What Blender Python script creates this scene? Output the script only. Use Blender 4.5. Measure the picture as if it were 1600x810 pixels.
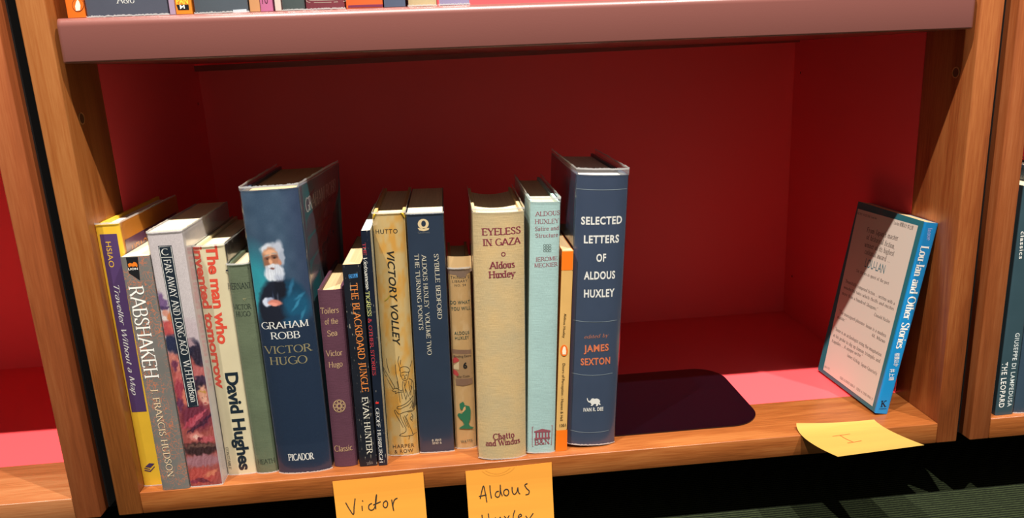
import bpy, bmesh, math, random
from mathutils import Vector, Matrix

for o in list(bpy.data.objects):
    bpy.data.objects.remove(o, do_unlink=True)
scene = bpy.context.scene
COL = scene.collection

# ------------------------------------------------------------------ camera
cam_data = bpy.data.cameras.new('camera')
cam = bpy.data.objects.new('camera', cam_data)
COL.objects.link(cam)
RT = Vector((0.9951451945, -0.0861155675, -0.0476460962))
UP = Vector((0.0677351832, 0.2480677803, 0.9663717304))
FW = Vector((0.0714001877, 0.9649075010, -0.2526965132))
cm = Matrix((RT, UP, -FW)).transposed().to_4x4()
cm.translation = Vector((0.27761, -0.592775, 0.335115))
cam.matrix_world = cm
cam_data.sensor_width = 36.0
cam_data.sensor_fit = 'HORIZONTAL'
cam_data.lens = 1189.12 / 1600 * 36.0
cam_data.shift_x = 1.16 / 1600
cam_data.shift_y = 0.65 / 1600
cam_data.clip_start = 0.01
scene.camera = cam

# ------------------------------------------------------------------ world, lamps, exposure
world = bpy.data.worlds.new('room_light')
scene.world = world
world.use_nodes = True
bg = world.node_tree.nodes['Background']
bg.inputs[0].default_value = (1.0, 0.86, 0.76, 1)
bg.inputs[1].default_value = 0.17

def spot(x, h, power, radius=0.022):
    l = bpy.data.lights.new('ceiling_spot', 'SPOT')
    l.energy = power
    l.color = (1.0, 0.93, 0.84)
    l.shadow_soft_size = radius
    l.spot_size = math.radians(75)
    l.spot_blend = 0.5
    o = bpy.data.objects.new('ceiling_spot', l)
    COL.objects.link(o)
    o.location = (x, -0.405 * h, 0.345 + h)
    d = Vector((0.35, 0.0, 0.15)) - o.location
    o.rotation_euler = d.to_track_quat('-Z', 'Y').to_euler()
spot(-0.62, 2.5, 415)
spot(0.42, 2.5, 415)
spot(1.45, 2.5, 375)

scene.view_settings.view_transform = 'Standard'
scene.view_settings.look = 'None'
scene.view_settings.exposure = 0.0
scene.view_settings.gamma = 1.0
scene.view_settings.use_curve_mapping = False

# ------------------------------------------------------------------ helpers
def lin(c):
    c = c / 255.0
    return c / 12.92 if c <= 0.04045 else ((c + 0.055) / 1.055) ** 2.4
def rgb(c, k=1.0):
    return (min(1, lin(c[0]) * k), min(1, lin(c[1]) * k), min(1, lin(c[2]) * k), 1.0)

class NT:
    def __init__(s, m):
        s.t = m.node_tree; s.n = s.t.nodes; s.l = s.t.links
    def add(s, typ, **kw):
        n = s.n.new(typ)
        for k, v in kw.items():
            if k.startswith('i_'):
                key = k[2:]
                key = int(key) if key.isdigit() else key
                n.inputs[key].default_value = v
            else:
                setattr(n, k, v)
        return n
    def link(s, a, b): s.l.new(a, b)

def new_mat(name):
    m = bpy.data.materials.new(name)
    m.use_nodes = True
    t = NT(m)
    return m, t, t.n['Principled BSDF']

def ramp(t, stops):
    r = t.n.new('ShaderNodeValToRGB')
    e = r.color_ramp.elements
    while len(e) < len(stops): e.new(0.5)
    for i, (p, c) in enumerate(stops):
        e[i].position = p; e[i].color = c
    return r

def coords(t, scale, kind='Object', rot=(0, 0, 0)):
    tc = t.add('ShaderNodeTexCoord')
    mp = t.add('ShaderNodeMapping')
    mp.inputs['Scale'].default_value = scale
    mp.inputs['Rotation'].default_value = rot
    t.link(tc.outputs[kind], mp.inputs[0])
    return mp.outputs[0]

def plain(name, c, rough=0.5, k=1.0, spec=0.5, metal=0.0, coat=0.0):
    m, t, b = new_mat(name)
    b.inputs['Base Color'].default_value = rgb(c, k)
    b.inputs['Roughness'].default_value = rough
    b.inputs['Specular IOR Level'].default_value = spec
    b.inputs['Metallic'].default_value = metal
    b.inputs['Coat Weight'].default_value = coat
    return m

def wood(name, axis, light, mid, dark, rough=0.38, seed=0.0, k=0.5):
    m, t, b = new_mat(name)
    perp, par = 26.0, 2.2
    sc = [perp] * 3; sc['xyz'.index(axis)] = par
    p = coords(t, sc)
    n1 = t.add('ShaderNodeTexNoise', noise_dimensions='4D', i_Scale=1.0, i_Detail=4.0, i_Roughness=0.55, i_W=seed, i_Distortion=0.6)
    t.link(p, n1.inputs['Vector'])
    mul = t.add('ShaderNodeMath', operation='MULTIPLY', i_1=26.0); t.link(n1.outputs[0], mul.inputs[0])
    sn = t.add('ShaderNodeMath', operation='SINE'); t.link(mul.outputs[0], sn.inputs[0])
    mr = t.add('ShaderNodeMapRange', i_1=-1.0, i_2=1.0); t.link(sn.outputs[0], mr.inputs[0])
    sc2 = [700.0] * 3; sc2['xyz'.index(axis)] = 34.0
    p2 = coords(t, sc2)
    n2 = t.add('ShaderNodeTexNoise', i_Scale=1.0, i_Detail=3.0, i_Roughness=0.6); t.link(p2, n2.inputs['Vector'])
    r2 = t.add('ShaderNodeMapRange', i_1=0.3, i_2=0.7); t.link(n2.outputs[0], r2.inputs[0])
    mx = t.add('ShaderNodeMath', operation='MULTIPLY_ADD', i_1=0.34, i_2=0.0); t.link(mr.outputs[0], mx.inputs[0])
    mx2 = t.add('ShaderNodeMath', operation='MULTIPLY_ADD', i_1=0.32); t.link(r2.outputs[0], mx2.inputs[0]); t.link(mx.outputs[0], mx2.inputs[2])
    n3 = t.add('ShaderNodeTexNoise', noise_dimensions='4D', i_W=seed, i_Scale=0.35, i_Detail=2.0); t.link(p, n3.inputs['Vector'])
    mx3 = t.add('ShaderNodeMath', operation='MULTIPLY_ADD', i_1=0.32); t.link(n3.outputs[0], mx3.inputs[0]); t.link(mx2.outputs[0], mx3.inputs[2])
    r = ramp(t, [(0.22, rgb(light, k)), (0.54, rgb(mid, k)), (0.98, rgb(dark, k))])
    t.link(mx3.outputs[0], r.inputs[0])
    t.link(r.outputs[0], b.inputs['Base Color'])
    b.inputs['Roughness'].default_value = rough
    b.inputs['Coat Weight'].default_value = 0.12
    b.inputs['Coat Roughness'].default_value = 0.25
    bp = t.add('ShaderNodeBump', i_Strength=0.12, i_Distance=0.0004)
    t.link(r2.outputs[0], bp.inputs['Height']); t.link(bp.outputs[0], b.inputs['Normal'])
    return m

def painted(name, c, rough=0.4, orange=0.1):
    m, t, b = new_mat(name)
    b.inputs['Base Color'].default_value = rgb(c)
    b.inputs['Roughness'].default_value = rough
    p = coords(t, (1, 1, 1))
    n = t.add('ShaderNodeTexNoise', i_Scale=900.0, i_Detail=2.0); t.link(p, n.inputs['Vector'])
    bp = t.add('ShaderNodeBump', i_Strength=orange, i_Distance=0.0003)
    t.link(n.outputs[0], bp.inputs['Height']); t.link(bp.outputs[0], b.inputs['Normal'])
    return m

def cover_mat(name, c, kind='paper', var=0.12, rough=0.4, c2=None, seed=0.0, k=0.9):
    """book cover: kind 'paper' (smooth), 'cloth' (woven), 'cracked' (worn paperback) or 'veined'."""
    m, t, b = new_mat(name)
    p = coords(t, (1, 1, 1))
    n = t.add('ShaderNodeTexNoise', noise_dimensions='4D', i_Scale=34.0, i_Detail=5.0, i_Roughness=0.6, i_W=seed)
    t.link(p, n.inputs['Vector'])
    a = rgb(c, (1 - var) * k); d = rgb(c2 if c2 else c, (1 + var) * k)
    r = ramp(t, [(0.3, a), (0.7, d)])
    t.link(n.outputs[0], r.inputs[0])
    colour = r.outputs[0]
    if kind == 'cloth':
        h = None
        for s in ((2600, 90, 400), (90, 90, 2600)):
            q = coords(t, s)
            w = t.add('ShaderNodeTexNoise', i_Scale=1.0, i_Detail=2.0); t.link(q, w.inputs['Vector'])
            if h is None: h = w.outputs[0]
            else:
                ad = t.add('ShaderNodeMath', operation='ADD'); t.link(h, ad.inputs[0]); t.link(w.outputs[0], ad.inputs[1]); h = ad.outputs[0]
        mr = t.add('ShaderNodeMapRange', i_1=0.7, i_2=1.3, i_3=0.86, i_4=1.1); t.link(h, mr.inputs[0])
        mm = t.add('ShaderNodeVectorMath', operation='SCALE'); t.link(colour, mm.inputs[0]); t.link(mr.outputs[0], mm.inputs['Scale'])
        colour = mm.outputs[0]
        bp = t.add('ShaderNodeBump', i_Strength=0.35, i_Distance=0.0003)
        t.link(h, bp.inputs['Height']); t.link(bp.outputs[0], b.inputs['Normal'])
        rough = max(rough, 0.6)
    if kind == 'veined':
        q = coords(t, (1, 1, 1))
        nz = t.add('ShaderNodeTexNoise', i_Scale=150.0, i_Detail=2.0); t.link(q, nz.inputs['Vector'])
        mixv = t.add('ShaderNodeMix', data_type='VECTOR'); mixv.inputs[0].default_value = 0.012
        t.link(q, mixv.inputs[4]); t.link(nz.outputs['Color'], mixv.inputs[5])
        vo = t.add('ShaderNodeTexVoronoi', feature='DISTANCE_TO_EDGE', i_Scale=250.0); t.link(mixv.outputs[1], vo.inputs['Vector'])
        mr = t.add('ShaderNodeMapRange', i_1=0.015, i_2=0.06, i_3=1.0, i_4=0.0); t.link(vo.outputs[0], mr.inputs[0])
        nz2 = t.add('ShaderNodeTexNoise', i_Scale=60.0, i_Detail=2.0); t.link(q, nz2.inputs['Vector'])
        mr2 = t.add('ShaderNodeMapRange', i_1=0.38, i_2=0.52, i_3=0.0, i_4=0.9); t.link(nz2.outputs[0], mr2.inputs[0])
        mu = t.add('ShaderNodeMath', operation='MULTIPLY'); t.link(mr.outputs[0], mu.inputs[0]); t.link(mr2.outputs[0], mu.inputs[1])
        mc = t.add('ShaderNodeMix', data_type='RGBA'); t.link(mu.outputs[0], mc.inputs[0]); t.link(colour, mc.inputs[6]); mc.inputs[7].default_value = rgb((188, 112, 80))
        colour = mc.outputs[2]
    if kind == 'cracked':
        q = coords(t, (1200, 60, 60))
        nz = t.add('ShaderNodeTexNoise', i_Scale=1.0, i_Detail=3.0); t.link(q, nz.inputs['Vector'])
        q2 = coords(t, (1, 1, 1)); nz2 = t.add('ShaderNodeTexNoise', i_Scale=260.0, i_Detail=4.0); t.link(q2, nz2.inputs['Vector'])
        mu = t.add('ShaderNodeMath', operation='MULTIPLY'); t.link(nz.outputs[0], mu.inputs[0]); t.link(nz2.outputs[0], mu.inputs[1])
        mr = t.add('ShaderNodeMapRange', i_1=0.36, i_2=0.42, i_3=0.0, i_4=0.75); t.link(mu.outputs[0], mr.inputs[0])
        mc = t.add('ShaderNodeMix', data_type='RGBA'); t.link(mr.outputs[0], mc.inputs[0]); t.link(colour, mc.inputs[6]); mc.inputs[7].default_value = rgb((170, 165, 150))
        colour = mc.outputs[2]
    t.link(colour, b.inputs['Base Color'])
    b.inputs['Roughness'].default_value = rough
    return m

def pages_mat(name, c=(232, 214, 176)):
    m, t, b = new_mat(name)
    p = coords(t, (2200, 12, 12))
    n = t.add('ShaderNodeTexNoise', i_Scale=1.0, i_Detail=3.0, i_Roughness=0.7); t.link(p, n.inputs['Vector'])
    r = ramp(t, [(0.3, rgb(c, 0.78)), (0.65, rgb(c, 1.02))])
    t.link(n.outputs[0], r.inputs[0]); t.link(r.outputs[0], b.inputs['Base Color'])
    b.inputs['Roughness'].default_value = 0.85
    bp = t.add('ShaderNodeBump', i_Strength=0.5, i_Distance=0.0003)
    t.link(n.outputs[0], bp.inputs['Height']); t.link(bp.outputs[0], b.inputs['Normal'])
    return m

def film_mat():
    m = bpy.data.materials.new('clear_plastic_film'); m.use_nodes = True
    t = NT(m); t.n.remove(t.n['Principled BSDF']); out = t.n['Material Output']
    tr = t.add('ShaderNodeBsdfTransparent'); tr.inputs[0].default_value = (0.97, 0.975, 0.98, 1)
    gl = t.add('ShaderNodeBsdfGlossy'); gl.inputs['Roughness'].default_value = 0.16
    gl.inputs[0].default_value = (1, 1, 1, 1)
    lw = t.add('ShaderNodeLayerWeight', i_Blend=0.5)
    p = coords(t, (1, 1, 0.35)); n = t.add('ShaderNodeTexNoise', i_Scale=55.0, i_Detail=3.0); t.link(p, n.inputs['Vector'])
    bp = t.add('ShaderNodeBump', i_Strength=0.35, i_Distance=0.0018)
    t.link(n.outputs[0], bp.inputs['Height']); t.link(bp.outputs[0], gl.inputs['Normal']); t.link(bp.outputs[0], lw.inputs['Normal'])
    pw = t.add('ShaderNodeMath', operation='POWER', i_1=4.0); t.link(lw.outputs['Facing'], pw.inputs[0])
    fr = t.add('ShaderNodeMath', operation='MULTIPLY_ADD', i_1=0.75, i_2=0.045); t.link(pw.outputs[0], fr.inputs[0])
    mx = t.add('ShaderNodeMixShader')
    t.link(fr.outputs[0], mx.inputs[0]); t.link(tr.outputs[0], mx.inputs[1]); t.link(gl.outputs[0], mx.inputs[2])
    t.link(mx.outputs[0], out.inputs['Surface'])
    return m
def film_edge_mat(name='frosted_film_edge', dens=0.72):
    m = bpy.data.materials.new(name); m.use_nodes = True
    t = NT(m); t.n.remove(t.n['Principled BSDF']); out = t.n['Material Output']
    tr = t.add('ShaderNodeBsdfTransparent')
    df = t.add('ShaderNodeBsdfDiffuse'); df.inputs[0].default_value = (0.8, 0.8, 0.8, 1)
    gl = t.add('ShaderNodeBsdfGlossy'); gl.inputs['Roughness'].default_value = 0.25
    m1 = t.add('ShaderNodeMixShader', i_0=0.3); t.link(df.outputs[0], m1.inputs[1]); t.link(gl.outputs[0], m1.inputs[2])
    m2 = t.add('ShaderNodeMixShader', i_0=dens); t.link(tr.outputs[0], m2.inputs[1]); t.link(m1.outputs[0], m2.inputs[2])
    t.link(m2.outputs[0], out.inputs['Surface'])
    return m

def art_mat():
    m, t, b = new_mat('printed_picture')
    a = t.add('ShaderNodeAttribute', attribute_name='Col')
    t.link(a.outputs['Color'], b.inputs['Base Color'])
    b.inputs['Roughness'].default_value = 0.4
    return m

_ink = {}
def ink(c, rough=0.45):
    k = tuple(c)
    if k not in _ink:
        _ink[k] = plain('ink_%d_%d_%d' % k, c, rough, k=1.0)
    return _ink[k]

def mesh_obj(name, verts, faces, mats, parent=None, mat_idx=None, smooth=False):
    me = bpy.data.meshes.new(name)
    me.from_pydata([tuple(v) for v in verts], [], faces)
    if not isinstance(mats, (list, tuple)): mats = [mats]
    for m in mats: me.materials.append(m)
    if mat_idx: me.polygons.foreach_set('material_index', mat_idx)
    if smooth: me.polygons.foreach_set('use_smooth', [True] * len(me.polygons))
    me.update()
    o = bpy.data.objects.new(name, me)
    COL.objects.link(o)
    if parent: o.parent = parent
    return o

def box_obj(name, x0, x1, y0, y1, z0, z1, mat, parent=None, bev=0.0, seg=2, smooth=False):
    bm = bmesh.new()
    vs = [bm.verts.new((x, y, z)) for z in (z0, z1) for y in (y0, y1) for x in (x0, x1)]
    for f in ((0, 2, 3, 1), (4, 5, 7, 6), (0, 1, 5, 4), (2, 6, 7, 3), (0, 4, 6, 2), (1, 3, 7, 5)):
        bm.faces.new([vs[i] for i in f])
    if bev: bmesh.ops.bevel(bm, geom=bm.edges[:], offset=bev, segments=seg, affect='EDGES', profile=0.5)
    me = bpy.data.meshes.new(name); bm.to_mesh(me); bm.free()
    me.materials.append(mat)
    if bev:
        me.polygons.foreach_set('use_smooth', [True] * len(me.polygons))
    o = bpy.data.objects.new(name, me); COL.objects.link(o)
    if parent: o.parent = parent
    if bev:
        try: me.set_sharp_from_angle(angle=math.radians(50))
        except Exception: pass
    return o

def empty(name, loc, label, cat, group=None):
    o = bpy.data.objects.new(name, None)
    o.empty_display_size = 0.02
    o.location = loc
    COL.objects.link(o)
    o['label'] = label; o['category'] = cat
    if group: o['group'] = group
    return o

# ------------------------------------------------------------------ data: books and printing (metres, in each book's own frame)
# name: (kind, xb, xt, y0, w, H, D, yaw_deg, bulge, power)
BK = {
 'yellow': ('hard', .0093,.0093,.0105,.0180,.2270,.132, 0.0,.0008,6),
 'rab':    ('soft', .0300,.0300,.0005,.0218,.2024,.126, 0.0,.0006,8),
 'far':    ('soft', .0545,.0545,.0020,.0262,.2200,.129, 0.0,.0006,8),
 'man':    ('hard', .0806,.0808,.0165,.0242,.2030,.128, 0.0,.0016,5),
 'hern':   ('hard', .1021,.1021,.0150,.0176,.1870,.120, 0.0,.0020,3),
 'robb':   ('hard', .1352,.1348,.0100,.0446,.2465,.150, 0.0,.0038,3.2),
 'toil':   ('hard', .1695,.1722,.0140,.0196,.1605,.100,-0.8,.0022,3),
 'black':  ('soft', .1893,.1925,.0115,.0150,.1815,.106,-0.5,.0005,8),
 'tig':    ('soft', .2018,.2064,.0105,.0074,.2090,.124, 0.0,.0004,8),
 'hutto':  ('hard', .2192,.2246,.0250,.0260,.2185,.135, 0.0,.0020,4),
 'syb':    ('soft', .2488,.2540,.0255,.0300,.2170,.130, 0.0,.0010,8),
 'do':     ('hard', .2746,.2789,.0280,.0184,.1660,.105, 0.0,.0022,3),
 'eye':    ('hard', .3058,.3135,.0028,.0412,.2175,.128, 0.0,.0050,3),
 'sat':    ('hard', .3398,.3520,.0078,.0242,.2230,.140, 0.0,.0020,4),
 'doors':  ('soft', .3576,.3692,.0090,.0094,.1815,.110, 0.0,.0004,8),
 'sel':    ('hard', .3852,.4003,.0110,.0424,.2400,.155, 0.0,.0046,3),
 'lou':    ('soft', .6608,.6937,.0248,.0123,.1820,.105, 2.0,.0004,8),
 'leo':    ('soft', .7664,.7668,.0050,.0168,.2120,.129, 0.0,.0006,8),
}
import math
def book_frame(k):
    kind,xb,xt,y0,w,H,D,yaw,b,p=BK[k]
    lean=math.asin((xt-xb)/H)
    return (xb,y0,w/2*abs(math.sin(lean))+.0002),lean,math.radians(yaw)

PRINT = [
 ('yellow', 'title_panel', (88, 62, 112), 'F', 'spine', [[(-0.00673, 0.21946), (0.00622, 0.2191), (0.00427, 0.06823), (-0.00779, 0.06844)]]),
 ('yellow', 'author_lettering', (235, 190, 60), 'T', 'spine', 'sans', 'HSIAO', -0.00324, 0.21333, -0.00396, 0.19266, 0.00389),
 ('yellow', 'title_lettering', (240, 240, 235), 'T', 'spine', 'script', 'Traveller Without a Map', -0.00336, 0.1779, -0.00476, 0.08342, 0.00401),
 ('yellow', 'publisher_mark', (80, 55, 100), 'F', 'spine', [[(-0.00531, 0.01793), (-0.00143, 0.02103), (0.00266, 0.02025), (-0.00112, 0.01675)], [(-0.0061, 0.01724), (-0.00164, 0.01564), (-0.00176, 0.01488), (-0.00623, 0.01647)], [(-0.00641, 0.01533), (-0.00192, 0.01392), (0.00245, 0.01795), (0.0023, 0.017), (-0.00174, 0.01293), (-0.00624, 0.01434)]]),
 ('rab', 'publisher_mark', (22, 22, 26), 'F', 'spine', [[(-0.0066, 0.20202), (0.00242, 0.20175), (0.00093, 0.18292), (-0.00639, 0.18941)]]),
 ('rab', 'publisher_mark', (225, 120, 30), 'F', 'spine', [[(-0.00594, 0.19659), (-0.00434, 0.19751), (-0.00253, 0.19687), (-0.00136, 0.19807), (0.00045, 0.19743), (0.00111, 0.19558), (0.00058, 0.19356), (-0.00049, 0.19467), (-0.00248, 0.19429), (-0.00382, 0.1949), (-0.00571, 0.19401)]]),
 ('rab', 'publisher_mark', (240, 240, 235), 'T', 'spine', 'sansb', 'LION', -0.00628, 0.19178, 0.00075, 0.19169, 0.00164),
 ('rab', 'title_lettering', (240, 240, 235), 'T', 'spine', 'serif', 'RABSHAKEH', -0.00859, 0.17867, -0.00864, 0.10109, 0.01088),
 ('rab', 'author_lettering', (225, 200, 165), 'T', 'spine', 'serif', 'J. FRANCIS HUDSON', -0.00546, 0.09131, -0.00485, 0.01186, 0.00513),
 ('far', 'title_label', (28, 40, 55), 'F', 'spine', [[(-0.0064, 0.20914), (0.00389, 0.20885), (0.00449, 0.07258), (-0.00452, 0.07223)]]),
 ('far', 'label_border', (240, 240, 235), 'P', 'spine', [[(-0.0058, 0.20833), (0.00318, 0.20803), (0.00386, 0.07349), (-0.0037, 0.07325), (-0.0058, 0.20833)], [(-0.00561, 0.19986), (0.0033, 0.1995)]], 0.00038),
 ('far', 'title_lettering', (240, 240, 235), 'T', 'spine', 'serif', 'C', -0.00461, 0.20159, 0.0007, 0.20148, 0.0051),
 ('far', 'title_lettering', (240, 240, 235), 'T', 'spine', 'serif', 'FAR AWAY AND LONG AGO', -0.00398, 0.19794, -0.00232, 0.11838, 0.0052),
 ('far', 'author_lettering', (240, 240, 235), 'T', 'spine', 'serif', 'W.H.Hudson', -0.00224, 0.11396, -0.00128, 0.0768, 0.00535),
 ('man', 'title_lettering', (226, 82, 62), 'T', 'spine', 'bold', 'The man who', -0.00156, 0.20429, -0.00342, 0.12011, 0.00863),
 ('man', 'title_lettering', (226, 82, 62), 'T', 'spine', 'bold', 'invented tomorrow', -0.0119, 0.20341, -0.01054, 0.08067, 0.00742),
 ('man', 'author_lettering', (22, 38, 52), 'T', 'spine', 'bold', 'David Hughes', -0.00156, 0.09436, -0.00165, 0.00385, 0.01011),
 ('man', 'publisher_mark', (50, 50, 50), 'T', 'spine', 'serif', 'CONSTABLE', -0.01097, 0.02644, -0.01092, 0.00536, 0.00242),
 ('hern', 'title_lettering', (38, 50, 48), 'T', 'spine', 'serif', 'HERNANI', -0.0105, 0.16645, 0.0073, 0.16649, 0.0051),
 ('hern', 'author_lettering', (45, 55, 50), 'T', 'spine', 'serif', 'VICTOR', -0.00877, 0.1494, 0.00603, 0.1491, 0.00409),
 ('hern', 'author_lettering', (45, 55, 50), 'T', 'spine', 'serif', 'HUGO', -0.00706, 0.14321, 0.00473, 0.14313, 0.00411),
 ('hern', 'publisher_mark', (55, 68, 58), 'T', 'spine', 'serif', 'HEATH', -0.007, 0.00864, 0.0077, 0.00907, 0.00425),
 ('hern', 'border_line', (30, 42, 55), 'P', 'spine', [[(-0.01035, 0.18205), (0.00794, 0.18288)]], 0.00125),
 ('hern', 'border_line', (60, 72, 62), 'P', 'spine', [[(-0.00666, 0.00708), (0.00805, 0.0075)], [(-0.00659, 0.00553), (0.00786, 0.00597)]], 0.00032),
 ('hern', 'border_line', (190, 180, 130), 'P', 'spine', [[(0.00054, 0.15821), (0.00318, 0.15836), (0.00165, 0.15672), (0.00054, 0.15821)]], 0.00025),
 ('robb', 'author_lettering', (240, 240, 235), 'T', 'spine', 'serif', 'GRAHAM', -0.02005, 0.13193, 0.01813, 0.13192, 0.00578),
 ('robb', 'author_lettering', (240, 240, 235), 'T', 'spine', 'serif', 'ROBB', -0.01347, 0.12304, 0.01032, 0.12278, 0.00583),
 ('robb', 'title_lettering', (150, 140, 105), 'T', 'spine', 'serif', 'VICTOR', -0.02077, 0.11044, 0.01877, 0.11025, 0.00644),
 ('robb', 'title_lettering', (150, 140, 105), 'T', 'spine', 'serif', 'HUGO', -0.01711, 0.10049, 0.01369, 0.10016, 0.00678),
 ('robb', 'publisher_mark', (240, 240, 235), 'T', 'spine', 'serifb', 'PICADOR', -0.01268, 0.01227, 0.00923, 0.01196, 0.00605),
 ('toil', 'title_lettering', (190, 160, 120), 'T', 'spine', 'script2', 'Toilers', -0.00881, 0.14019, 0.0061, 0.14076, 0.00496),
 ('toil', 'title_lettering', (190, 160, 120), 'T', 'spine', 'script2', 'of the', -0.00602, 0.13084, 0.00487, 0.13134, 0.005),
 ('toil', 'title_lettering', (190, 160, 120), 'T', 'spine', 'script2', 'Sea', -0.00487, 0.12037, 0.00334, 0.12103, 0.00503),
 ('toil', 'author_lettering', (190, 160, 120), 'T', 'spine', 'script2', 'Victor', -0.00754, 0.10262, 0.00618, 0.10324, 0.00511),
 ('toil', 'author_lettering', (190, 160, 120), 'T', 'spine', 'script2', 'Hugo', -0.00607, 0.09248, 0.00532, 0.09323, 0.00515),
 ('toil', 'publisher_mark', (190, 160, 120), 'T', 'spine', 'script2', 'Classic', -0.00844, 0.01443, 0.00698, 0.01518, 0.00548),
 ('toil', 'rosette', (190, 160, 120), 'P', 'spine', [[(0.00438, 0.05705), (0.00398, 0.05528), (0.00311, 0.05371), (0.00186, 0.0525), (0.00035, 0.05177), (-0.00127, 0.05159), (-0.00284, 0.05198), (-0.0042, 0.0529), (-0.00523, 0.05426), (-0.00582, 0.05592), (-0.00591, 0.05772), (-0.0055, 0.05949), (-0.00463, 0.06105), (-0.00338, 0.06225), (-0.00188, 0.06298), (-0.00027, 0.06316), (0.0013, 0.06277), (0.00266, 0.06186), (0.00369, 0.06051), (0.00428, 0.05886), (0.00438, 0.05705)], [(0.00138, 0.05725), (0.00121, 0.05653), (0.00085, 0.05589), (0.00033, 0.0554), (-0.0003, 0.0551), (-0.00097, 0.05503), (-0.00162, 0.05519), (-0.00219, 0.05556), (-0.00262, 0.05611), (-0.00287, 0.05679), (-0.00291, 0.05753), (-0.00274, 0.05825), (-0.00238, 0.05889), (-0.00186, 0.05938), (-0.00123, 0.05967), (-0.00056, 0.05975), (9e-05, 0.05959), (0.00066, 0.05921), (0.00109, 0.05866), (0.00134, 0.05799), (0.00138, 0.05725)], [(0.00406, 0.05707), (0.00375, 0.05614), (0.00306, 0.05549), (0.00218, 0.0553), (0.00135, 0.05561), (0.00078, 0.05634), (0.00063, 0.0573), (0.00094, 0.05823), (0.00163, 0.05888), (0.00251, 0.05907), (0.00334, 0.05876), (0.00391, 0.05803), (0.00406, 0.05707)], [(0.00294, 0.05471), (0.00263, 0.05378), (0.00194, 0.05313), (0.00106, 0.05293), (0.00022, 0.05324), (-0.00034, 0.05397), (-0.00049, 0.05494), (-0.00018, 0.05587), (0.00051, 0.05652), (0.00139, 0.05671), (0.00222, 0.0564), (0.00279, 0.05567), (0.00294, 0.05471)], [(0.00065, 0.05385), (0.00034, 0.05292), (-0.00035, 0.05227), (-0.00123, 0.05207), (-0.00207, 0.05238), (-0.00263, 0.05311), (-0.00278, 0.05408), (-0.00247, 0.05501), (-0.00178, 0.05566), (-0.0009, 0.05585), (-6e-05, 0.05554), (0.00051, 0.05481), (0.00065, 0.05385)], [(-0.00146, 0.055), (-0.00177, 0.05407), (-0.00246, 0.05342), (-0.00334, 0.05322), (-0.00418, 0.05353), (-0.00475, 0.05426), (-0.00489, 0.05522), (-0.00458, 0.05615), (-0.00389, 0.0568), (-0.00301, 0.057), (-0.00218, 0.05669), (-0.00161, 0.05596), (-0.00146, 0.055)], [(-0.00216, 0.05748), (-0.00247, 0.05655), (-0.00316, 0.0559), (-0.00404, 0.0557), (-0.00488, 0.05601), (-0.00544, 0.05675), (-0.00559, 0.0577), (-0.00528, 0.05863), (-0.00459, 0.05928), (-0.00371, 0.05948), (-0.00287, 0.05917), (-0.00231, 0.05844), (-0.00216, 0.05748)], [(-0.00104, 0.05984), (-0.00135, 0.05891), (-0.00204, 0.05826), (-0.00292, 0.05806), (-0.00375, 0.05837), (-0.00432, 0.0591), (-0.00447, 0.06006), (-0.00415, 0.06099), (-0.00347, 0.06163), (-0.00259, 0.06183), (-0.00175, 0.06152), (-0.00119, 0.06079), (-0.00104, 0.05984)], [(0.00124, 0.0607), (0.00093, 0.05977), (0.00025, 0.05912), (-0.00063, 0.05892), (-0.00147, 0.05923), (-0.00204, 0.05996), (-0.00218, 0.06092), (-0.00187, 0.06184), (-0.00118, 0.06249), (-0.00031, 0.06269), (0.00053, 0.06238), (0.0011, 0.06165), (0.00124, 0.0607)], [(0.00336, 0.05955), (0.00305, 0.05862), (0.00236, 0.05797), (0.00148, 0.05778), (0.00064, 0.05809), (7e-05, 0.05882), (-7e-05, 0.05978), (0.00024, 0.0607), (0.00092, 0.06135), (0.0018, 0.06155), (0.00264, 0.06124), (0.00321, 0.06051), (0.00336, 0.05955)]], 0.00038),
 ('toil', 'border_line', (95, 60, 78), 'P', 'spine', [[(-0.0097, 0.15843), (0.0105, 0.15846)], [(-0.0096, 0.15679), (0.01051, 0.15681)]], 0.00026),
 ('black', 'publisher_mark', (60, 130, 190), 'F', 'spine', [[(-0.00296, 0.17298), (0.0043, 0.17368), (0.00429, 0.17039), (-0.00281, 0.16978)]]),
 ('black', 'publisher_mark', (25, 35, 60), 'T', 'spine', 'sansb', 'DELL', -0.00241, 0.1703, 0.00381, 0.17084, 0.00242),
 ('black', 'title_lettering', (225, 135, 65), 'T', 'spine', 'serif', 'THE BLACKBOARD JUNGLE', -0.00218, 0.16563, -2e-05, 0.06956, 0.00552),
 ('black', 'author_lettering', (225, 222, 205), 'T', 'spine', 'serif', 'EVAN HUNTER', -0.00066, 0.06491, -0.00048, 0.01142, 0.00488),
 ('black', 'price_lettering', (130, 120, 115), 'T', 'spine', 'sans', '2050', -0.00128, 0.00102, 0.00402, 0.00186, 0.00245),
 ('tig', 'title_lettering', (190, 65, 75), 'T', 'spine', 'serif', 'THE', -0.00298, 0.1988, -0.00259, 0.18886, 0.0023),
 ('tig', 'title_lettering', (225, 225, 215), 'T', 'spine', 'script', 'Vietnamese', -0.00327, 0.1866, -0.003, 0.16016, 0.00308),
 ('tig', 'title_lettering', (205, 210, 130), 'T', 'spine', 'serif', 'TIGRESS', -0.00355, 0.15828, -0.0033, 0.13679, 0.00312),
 ('tig', 'title_lettering', (190, 60, 70), 'T', 'spine', 'serif', '& OTHER STORIES', -0.00318, 0.13483, -0.00283, 0.08429, 0.00274),
 ('tig', 'red_mark', (215, 50, 45), 'F', 'spine', [[(-0.00224, 0.05999), (0.00035, 0.06), (0.00034, 0.05834), (-0.00224, 0.05834)]]),
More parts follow.
